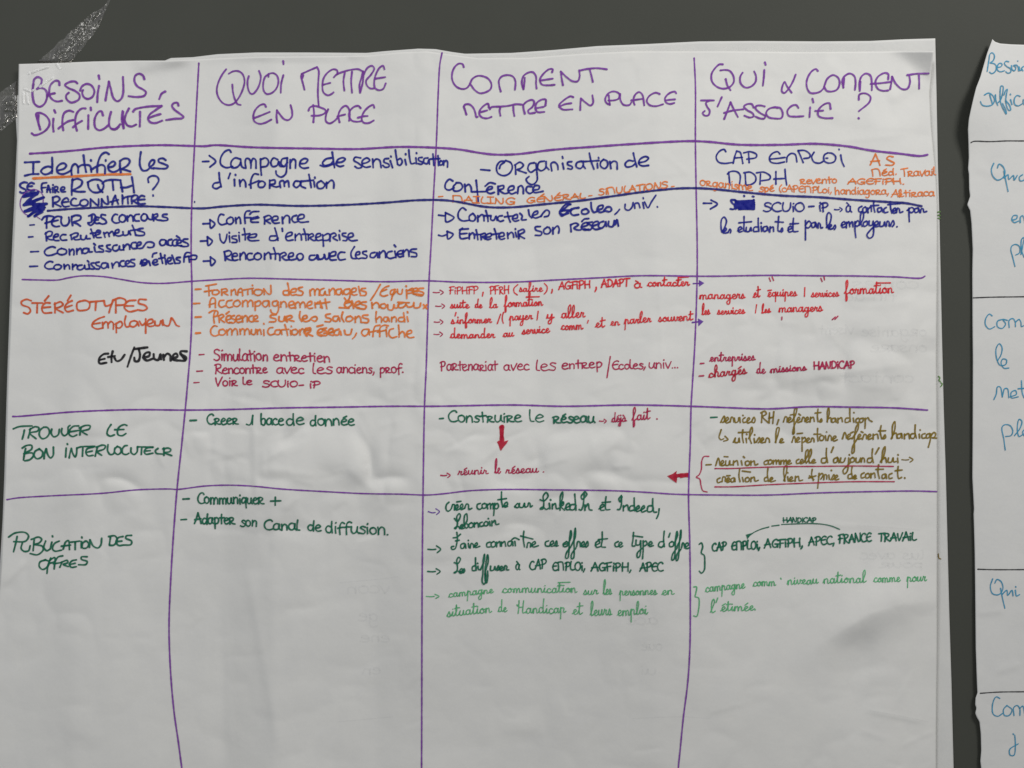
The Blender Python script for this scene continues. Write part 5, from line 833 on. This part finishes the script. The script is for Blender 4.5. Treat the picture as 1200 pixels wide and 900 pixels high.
# ------------------------------------------------------------------ words set in the two hands: text, x0, x1, y0, y1, height, ink, hand, pen width
W = """
MAILING|530|604|237|240|8.5|orange|P|1.7
GÉNÉRAL|617|687|238.5|232.5|7.5|orange|P|1.7
SiMULATiONS|701|783|229|220.5|8.5|orange|P|1.7
Méd.|1021|1051|207|205|9.5|orange|P|1.7
Travail|1055|1097.5|207|205.5|10|orange|P|1.6
revento|937|981|216|214.5|9.5|orange|P|1.6
AGEFiPH.|993|1060|216|216|7.5|orange|P|1.7
organisme|820|883|217.5|224|10.5|orange|P|1.6
spé|889|908|225|224.5|9.5|orange|P|1.7
(cAPEMPLoi,|913|975|225|226.5|8.5|orange|P|1.5
handiagora,|978|1042|228|228|9.5|orange|P|1.5
Aktiraca|1044|1096|231|230|9.5|orange|P|1.6
SCUiO|894|943|248.5|248|11.5|blue|P|2.1
iP|960|971|248|248|11.5|blue|P|2.3
à|991|999|249|249|13.5|blue|P|1.9
.|1050.5|1052|266|266|10|blue|P|2.4
Simulation|250|314|422.5|423|14|crimson|P|1.9
entretien|320|387|423|424.5|12.5|crimson|P|1.9
Rencontre|251|314|438.5|437.5|12|crimson|P|1.9
avec|324|357|438|438|12|crimson|P|1.9
les|366|390|438.5|438|13|crimson|P|1.8
anciens,|394|439|437.5|437.5|12|crimson|P|1.8
prof.|445|473|437.5|437.5|12|crimson|P|1.8
Voir|252|279|453|452.5|11|crimson|P|1.9
le|284|296|451.5|451|9.5|crimson|P|1.9
SCUiO|307|349|454|453.5|8.5|crimson|P|1.9
iP|363|376|455|455|9.5|crimson|P|1.9
FiPHFP|526|561|345|344.5|9.8|red|P|1.4
,|564.5|567|344.5|344.5|14|red|P|1.8
PFRH|573|597|345|344.5|10.5|red|P|1.5
(|601.5|607.5|345|345|12|red|P|1.6
safire|608|637|342|342|12.5|red|C|1.6
)|637|642|344|344|12|red|P|1.6
,|645.5|648|341|341|12|red|P|1.8
AGFiPH|654|692|340|337.5|10|red|P|1.8
,|696.5|699.5|338.5|338.5|14|red|P|2.0
ADAPT|704|739|337|335.5|10|red|P|1.9
à|743|753|338|337.5|11|red|P|1.9
contacter|758|809|336|335|13|red|C|1.9
suite|527|551|361.5|361|12|red|C|1.8
de|556|566|361|361|11|red|C|1.7
la|573|584|361.5|361|13|red|C|1.7
formation|590|637|360|358.5|14|red|C|1.8
s'informer|528|577|379.5|378.5|13|red|C|1.8
/|582|587.5|378|378|10|red|P|1.6
(|588|591|378|378|12|red|P|1.6
payer|596|625|376|374.5|14|red|C|1.8
/|628.5|631.5|374|374|9|red|P|1.5
y|640|650|374|373|14|red|C|2.0
aller|657|686.5|373|372|16.5|red|C|1.8
demander|527|581|396.5|396|12.5|red|C|1.9
au|589|603|395|394.5|13|red|C|1.9
service|611|645|392|390|13.5|red|C|1.8
comm|657|684|387|386|14.5|red|C|1.8
et|697|710|384|383.5|14.5|red|C|1.8
en|715|727|382|381.5|13|red|C|1.7
parler|731|764|380|377.5|14.5|red|C|1.8
souvent|771|813|377.5|375.5|14|red|C|1.8
Partenariat|515|584|434.5|434.5|13|crimson|P|1.7
avec|590|621|434.5|434|12.5|crimson|P|1.7
les|628|652|434.5|434.5|14|crimson|P|1.6
entrep|658|706|433|431|12|crimson|P|1.8
/|710.5|716|439|439|19|crimson|P|1.7
Ecoles,|717|757|433.5|432|11|crimson|P|1.7
univ...|760|795|432|431.5|12|crimson|P|1.6
managers|819|874|351|350|14|red|C|1.8
et|882|892|349|348.5|16|red|C|1.8
ēquipes|899|935|348|347|13.5|red|C|1.8
/|942|944|346|346|9|red|P|1.5
services|950|984|348.5|347.5|13|red|C|1.7
formation|989|1048|345|343.5|17|red|C|1.9
les|822|833|369.5|368.5|14.5|red|C|1.7
services|840|874|369|367.5|13|red|C|1.7
/|884.5|887.5|366|366|9|red|P|1.5
les|892|904|367.5|366.5|13|red|C|1.7
managers|912|965|366|365|14|red|C|1.8
entreprises|831|886|424|422.5|13.5|crimson|C|1.8
chargés|830|876|443|438|15|dark_red|C|2.0
de|886|898|438|437.5|14|crimson|C|1.8
missions|902|946|437|434|12|crimson|C|2.0
HANDiCAP|953|1002|433|431.5|9.5|crimson|P|1.9
Creer|242|280|498|497.5|13|green|P|2.1
1|288|297|498.5|498.5|13|green|P|1.9
bace|305|333|498.5|498.5|14|green|P|2.1
de|335|357|498.5|498|14|green|P|2.1
donnée|363|416|499|498.5|13.5|green|P|2.1
Communiquer|231|310|590.5|591|13.5|green|P|2.1
Adapter|227|276|614|614.5|13|green|P|2.2
son|281|301|617|617.5|13|green|P|2.0
Canal|309|352|621.5|622|13|green|P|2.2
de|360|377|622.5|622.5|13.5|green|P|2.1
diffusion.|381|455|624.5|627|14.5|green|P|2.1
Construire|525|612|495|495|13.5|green|P|2.0
le|620|638|495|494.5|15|green|P|1.8
réseau|647|698|496|495.5|13|green|P|2.3
déjà|716|735|495|494|12|crimson|C|1.7
fait|740|763|493|491.5|16.5|crimson|C|1.8
.|769|771|491.5|491.5|10|crimson|P|1.8
réunir|536|573|557|555.5|13.5|crimson|C|1.7
le|579|587.5|555.5|555|18.5|crimson|C|1.7
réseau|592|632|555|554|14|crimson|C|1.8
.|636|638|553.5|553.5|10|crimson|P|1.8
à|604|610|668|668|12|green|P|1.9
CAP|620|641|668|667|12|green|P|2.0
EMPLOi,|647|686|669|668.5|11|green|P|2.0
AGFiPH,|692|740|669.5|669.5|11|green|P|2.1
APEC|749|778|670|669.5|11|green|P|2.0
campagne|525|579|700.5|695|14|pale_green|C|1.5
communication|588|677|695|694.5|15|pale_green|C|1.5
sur|683|702|697|696.5|14|pale_green|C|1.5
les|706|718|697.5|697|18|pale_green|C|1.5
personnes|725|771|698|697|14.5|pale_green|C|1.5
en|775|791|697.5|697|14.5|pale_green|C|1.5
situation|523|577|723|718|16|pale_green|C|1.5
de|583|595|717.5|717|15|pale_green|C|1.5
Handicap|605|664|719.5|718.5|17|pale_green|C|1.5
et|670|684|720.5|720|17|pale_green|C|1.5
leurs|691|718|722|721|18.5|pale_green|C|1.5
emploi|723|760|722|720|17.5|pale_green|C|1.5
CAP|834|852|646|645|11|green|P|2.1
EMPLOi,|857|891|645|643.5|11|green|P|2.1
AGFiPH,|895|941|642.5|641|11|green|P|2.1
APEC,|947|978|639.5|638|11|green|P|2.0
FRANCE|982|1022|637|635|11|green|P|2.1
TRAVAiL|1029|1075|635|633.5|10.5|green|P|2.1
HANDiCAP|917|957|612.5|612.5|6.5|green|P|1.5
campagne|826|874|694|689.5|15|pale_green|C|1.5
comm|882|910|687.5|686.5|15|pale_green|C|1.5
niveau|922|960|685.5|684.5|15|pale_green|C|1.5
national|964|1016|684|683|16|pale_green|C|1.5
comme|1023|1056|682.5|682|15|pale_green|C|1.5
pour|1062|1087|682|681|15|pale_green|C|1.5
l'|832|842|718.5|717.5|17|pale_green|C|1.6
étimée.|844|886|716.5|715.5|14.5|pale_green|C|1.6
"""
COLNAME = dict(blue='blue', orange='orange', vermilion='orange red', crimson='crimson', dark_red='crimson', red='red', green='dark green', olive='olive', pale_green='pale green', black='black')
for ln in W.strip().split('\n'):
    tx, x0, x1, y0, y1, hh, cl, ft, wd = ln.split('|')
    lab = "%s in %s marker" % (tx, COLNAME[cl]) if len(tx) > 1 else None
    nm = {',': 'comma', '.': 'full_stop', '/': 'slash', '(': 'bracket', ')': 'bracket', '&': 'ampersand'}.get(tx, 'written_word')
    ink_mesh(nm, word_strokes(tx, float(x0) + .8, float(x1) - .8, float(y0) - .5, float(y1) - .5, float(hh) - 1.2, ft), float(wd) * (.93 if ft == 'P' else .84), F_main, INK[cl], poster, lab)

# ------------------------------------------------------------------ blue writing on the side poster
def R(label, *parts, wd=1.4): T(label, 'cyan', wd, *parts, par=side, fld=F_right)
R("Besoi in sky blue", (1130, 40, 9, "243,392 252,330 262,270 270,215 290,195 315,212 318,250 300,285 275,302 320,312 340,345 325,395 290,415 268,400;350,350 390,340 400,315 375,305 350,335 350,375 380,395 425,385;470,290 440,285 425,310 450,340 490,365 490,400 460,410 440,395;500,330 505,370 530,385 545,350 520,330 550,325 570,345 575,385;565,280 567,284;580,345 590,385 610,370;625,340 605,360 620,385"), (1130, 40, 9, "655,345 660,390;655,360 680,340 700,355 705,395;760,340 730,335 725,360 765,385 740,400 715,390"))
R("Diffic in sky blue", (1130, 40, 9, "270,640 285,690 300,735;215,640 255,620 300,645 320,690 300,740 240,758 190,745 172,710;330,640 335,700 355,750;328,645 330,650;360,720 385,690 410,600 410,550 390,545 380,600 385,720 420,800 445,840 440,800 405,730;420,640 440,590 455,580 445,640 440,720 470,800 490,800 480,750 440,700;490,690 505,740;488,632 490,638;590,655 560,645 530,680 535,740 570,755 610,735;625,690 625,730 650,745 680,700 690,745"))
R("Quoi in sky blue", (1130, 170, 5.63, "195,120 180,160 190,205 220,230 255,215 270,180 255,140 230,125 220,150;262,170 270,210 290,305;265,215 290,195 295,225 325,200 330,230 350,200;385,195 365,210 370,235 395,230 410,205;430,200 435,230 450,225"))
R("en in sky blue", (1130, 170, 5.63, "315,495 345,485 350,465 325,465 315,490 330,510 360,500;370,510 372,475 385,465 395,480 400,510;410,475 412,505"))
R("place in sky blue", (1130, 170, 5.63, "335,800 320,740 308,690 315,665 340,655 365,670 365,710 340,725;375,720 385,670 395,610 380,620 378,690 395,740;440,690 410,690 405,725 435,730 445,690 450,730"))
R("Comm in sky blue", (1130, 350, 4.74, "155,95 140,85 120,110 118,145 140,168 170,155;210,115 185,125 185,155 210,165 230,140 215,115 240,120;250,160 250,120 270,110 282,125 285,155;285,130 305,115 315,130 318,155 330,150;340,120 345,150;345,130 360,118 370,155"))
R("le in sky blue", (1130, 350, 4.74, "185,345 205,310 210,270 195,250 178,275 180,330 200,370 230,365 235,340 215,335 205,355 220,385 248,385"))
R("mett in sky blue", (1130, 350, 4.74, "165,560 178,530 185,490 200,490 212,545 212,545 225,500 240,500 248,550;255,545 290,530 285,510 262,520 262,550 300,545;318,455 322,520 332,550;300,500 360,495;345,460 348,545"))
R("pla in sky blue", (1130, 350, 4.74, "228,840 220,780 210,715 225,700 255,705 270,735 260,760 230,765;280,760 310,720 320,680 305,670 295,720 305,765 325,755;345,720 325,740 340,765 360,730 365,765"))
R("Qui in sky blue", (1080, 600, 3, "250,235 242,262 250,287 272,290 286,270 280,245 265,237 258,250;278,268 284,300 293,338;283,290 300,275 303,293 318,275 322,295;330,275 334,295 345,290;331,262 332,264"))
R("Comm in sky blue near the bottom", (1080, 600, 3, "275,655 262,650 250,675 252,710 268,718 285,708;300,680 288,695 292,715 308,715 318,695 300,680;325,715 324,688 336,680 345,690 346,715;346,690 356,682 364,715"))
R("j in sky blue", (1080, 600, 3, "328,785 330,825 325,855 312,855 310,835 340,815;322,780 324,782;372,770 366,790"))

# ------------------------------------------------------------------ faint writing shining through from the back of the paper
def ghost(strokes, wd=2.2):
    ink_mesh("show_through_mark", strokes, wd, F_main, INK['ghost'], poster, None, lift=.26)
def mirror_word(tx, x0, x1, y, h, f='P'):
    st = word_strokes(tx, x0, x1, y, y, h, f)
    return [[(x0 + x1 - a, b) for a, b in s] for s in st]
for tx, x0, x1, y, h in (("vcon", 408, 456, 695, 13), ("ge", 420, 442, 728, 14), ("ene", 422, 456, 752, 12), ("en", 425, 445, 790, 11), ("ace", 735, 770, 732, 13), ("oue", 752, 775, 762, 12), ("ui", 752, 768, 790, 10),
        ("comes", 1000, 1076, 338, 13), ("organise", 1010, 1085, 394, 12), ("visent", 960, 1000, 391, 11), ("onsare", 1020, 1085, 412, 12), ("contact", 985, 1070, 448, 12), ("fin de", 990, 1050, 352, 11), ("lus avec", 1008, 1082, 655, 11), ("pour", 1030, 1080, 665, 9)):
    ghost(mirror_word(tx, x0, x1, y, h))
ghost([[(398, 683), (450, 678), (466, 676)], [(396, 846), (460, 840)], [(742, 842), (800, 840), (832, 842)], [(1020, 833), (1050, 838), (1088, 846)], [(1006, 616), (1040, 618), (1078, 621)]], 1.2)

# ------------------------------------------------------------------ crinkled clear tape over the upper left corner
m, nt, b = new_mat("clear_tape_film")
out = nt.nodes['Material Output']
tr = nt.nodes.new('ShaderNodeBsdfTransparent'); tr.inputs[0].default_value = (.995, .995, .99, 1)
gl = nt.nodes.new('ShaderNodeBsdfGlossy'); gl.inputs['Roughness'].default_value = .19; gl.inputs[0].default_value = (.55, .53, .50, 1)
df = nt.nodes.new('ShaderNodeBsdfDiffuse'); df.inputs[0].default_value = (.75, .74, .72, 1)
tc = nt.nodes.new('ShaderNodeTexCoord')
n1 = nt.nodes.new('ShaderNodeTexNoise'); n1.inputs['Scale'].default_value = 210; n1.inputs['Detail'].default_value = 4; n1.inputs['Distortion'].default_value = 2.5
nt.links.new(tc.outputs['Object'], n1.inputs['Vector'])
r1 = nt.nodes.new('ShaderNodeMapRange'); r1.inputs[1].default_value = .58; r1.inputs[2].default_value = .80; r1.inputs[3].default_value = 0.0; r1.inputs[4].default_value = .12
nt.links.new(n1.outputs['Fac'], r1.inputs[0])
m1 = nt.nodes.new('ShaderNodeMixShader'); m2 = nt.nodes.new('ShaderNodeMixShader')
lw = nt.nodes.new('ShaderNodeFresnel'); lw.inputs[0].default_value = 1.5
nt.links.new(lw.outputs[0], m1.inputs[0]); nt.links.new(tr.outputs[0], m1.inputs[1]); nt.links.new(gl.outputs[0], m1.inputs[2])
nt.links.new(r1.outputs[0], m2.inputs[0]); nt.links.new(m1.outputs[0], m2.inputs[1]); nt.links.new(df.outputs[0], m2.inputs[2])
nt.links.new(m2.outputs[0], out.inputs['Surface'])
M_tape = m
# strip axis runs from above the sheet, over its corner and off at the left; rumpled where it bridges the edge
ax = np.array([(142, -22), (120, 12), (98, 38), (72, 66), (44, 96), (14, 120), (-16, 146)], float)
cl = spline(ax, 0.9)
tg = np.gradient(cl, axis=0); tg /= np.hypot(tg[:, 0], tg[:, 1])[:, None]
nr = np.stack([-tg[:, 1], tg[:, 0]], -1)
n = len(cl); mcol = 40
tt = np.linspace(0, 1, n)
half = np.interp(tt, [0, .16, .22, .3, .42, .6, 1], [1.5, 2, 7, 10.5, 12, 17, 17])
vv = np.linspace(-1, 1, mcol)
X = cl[:, 0][:, None] + nr[:, 0][:, None] * half[:, None] * vv[None]
Y = cl[:, 1][:, None] + nr[:, 1][:, None] * half[:, None] * vv[None]
X += 1.2 * vnoise(X, Y, 9, 61); Y += 1.2 * vnoise(X, Y, 9, 62)
on = (X > 20) & (Y > 73)
hb = np.where(on, F_main(X, Y), 0.25)
k = np.exp(-(np.arange(-5, 6) / 2.5)**2); k /= k.sum()
hb = np.apply_along_axis(lambda c: np.convolve(np.pad(c, 5, 'edge'), k, 'valid'), 0, hb)
hb = np.maximum(hb, np.where(on, F_main(X, Y), 0)) + .5
seg = np.array([(33, 85.6, 41, 83), (41, 83, 48, 80.6), (48, 80.6, 56, 78.4), (46, 102, 55, 94), (28.4, 104, 35, 106.6), (35, 106.6, 38, 106), (27, 108, 27.5, 121), (31, 110, 33, 121), (56, 94, 61, 91), (66, 75, 70, 80)])
md = np.full(X.shape, 99.)
for x0, y0, x1, y1 in seg:
    t_ = np.clip(((X - x0) * (x1 - x0) + (Y - y0) * (y1 - y0)) / ((x1 - x0)**2 + (y1 - y0)**2), 0, 1)
    md = np.minimum(md, np.hypot(X - x0 - t_ * (x1 - x0), Y - y0 - t_ * (y1 - y0)))
pinch = np.exp(-(md / 1.3)**2)
patch = np.clip(.55 + .9 * vnoise(X, Y, 15, 67), .12, 1)
rough = np.where(on, .05 + .55 * pinch, .95 * patch)
cr = np.abs(vnoise(X, Y, 7, 63)) * 1.5 + np.abs(vnoise(X, Y, 3.2, 64)) * .9 + .25 * np.abs(vnoise(X, Y, 1.9, 65))
P = to_wall(X, Y, hb + cr * rough * .9).reshape(-1, 3)
idx = np.arange(n * mcol).reshape(n, mcol)
q = np.stack([idx[1:, :-1], idx[1:, 1:], idx[:-1, 1:], idx[:-1, :-1]], -1).reshape(-1, 4)
me = bpy.data.meshes.new("adhesive_tape"); me.from_pydata(P.tolist(), [], q.tolist())
tape = empty("adhesive_tape", to_wall(60., 80., 2.0).tolist())
film = link("tape_film", me, tape, M_tape)
m, nt, b = new_mat("flat_stuck_film")
out = nt.nodes['Material Output']
tr2 = nt.nodes.new('ShaderNodeBsdfTransparent'); tr2.inputs[0].default_value = (1, 1, 1, 1)
gl2 = nt.nodes.new('ShaderNodeBsdfGlossy'); gl2.inputs['Roughness'].default_value = .35
mx = nt.nodes.new('ShaderNodeMixShader'); mx.inputs[0].default_value = .025
nt.links.new(tr2.outputs[0], mx.inputs[1]); nt.links.new(gl2.outputs[0], mx.inputs[2]); nt.links.new(mx.outputs[0], out.inputs['Surface'])
me.materials.append(m)
m, nt, b = new_mat("pinch_glint_film")  # white base colour stands in for the glints along the creases
b.inputs['Base Color'].default_value = (.97, .96, .94, 1); b.inputs['Roughness'].default_value = .32
b.inputs['Specular IOR Level'].default_value = 1.0; b.inputs['Alpha'].default_value = .7
me.materials.append(m)
fo = (on[1:, :-1] & on[:-1, 1:] & (pinch[1:, 1:] < .35)).reshape(-1).astype(int)
fo[((on[1:, :-1] & on[:-1, 1:]) & (pinch[1:, 1:] >= .35)).reshape(-1)] = 2
me.polygons.foreach_set('material_index', fo.tolist())
tag(tape, "crinkled strip of clear sticky tape across the top left corner of the table poster", "sticky tape")
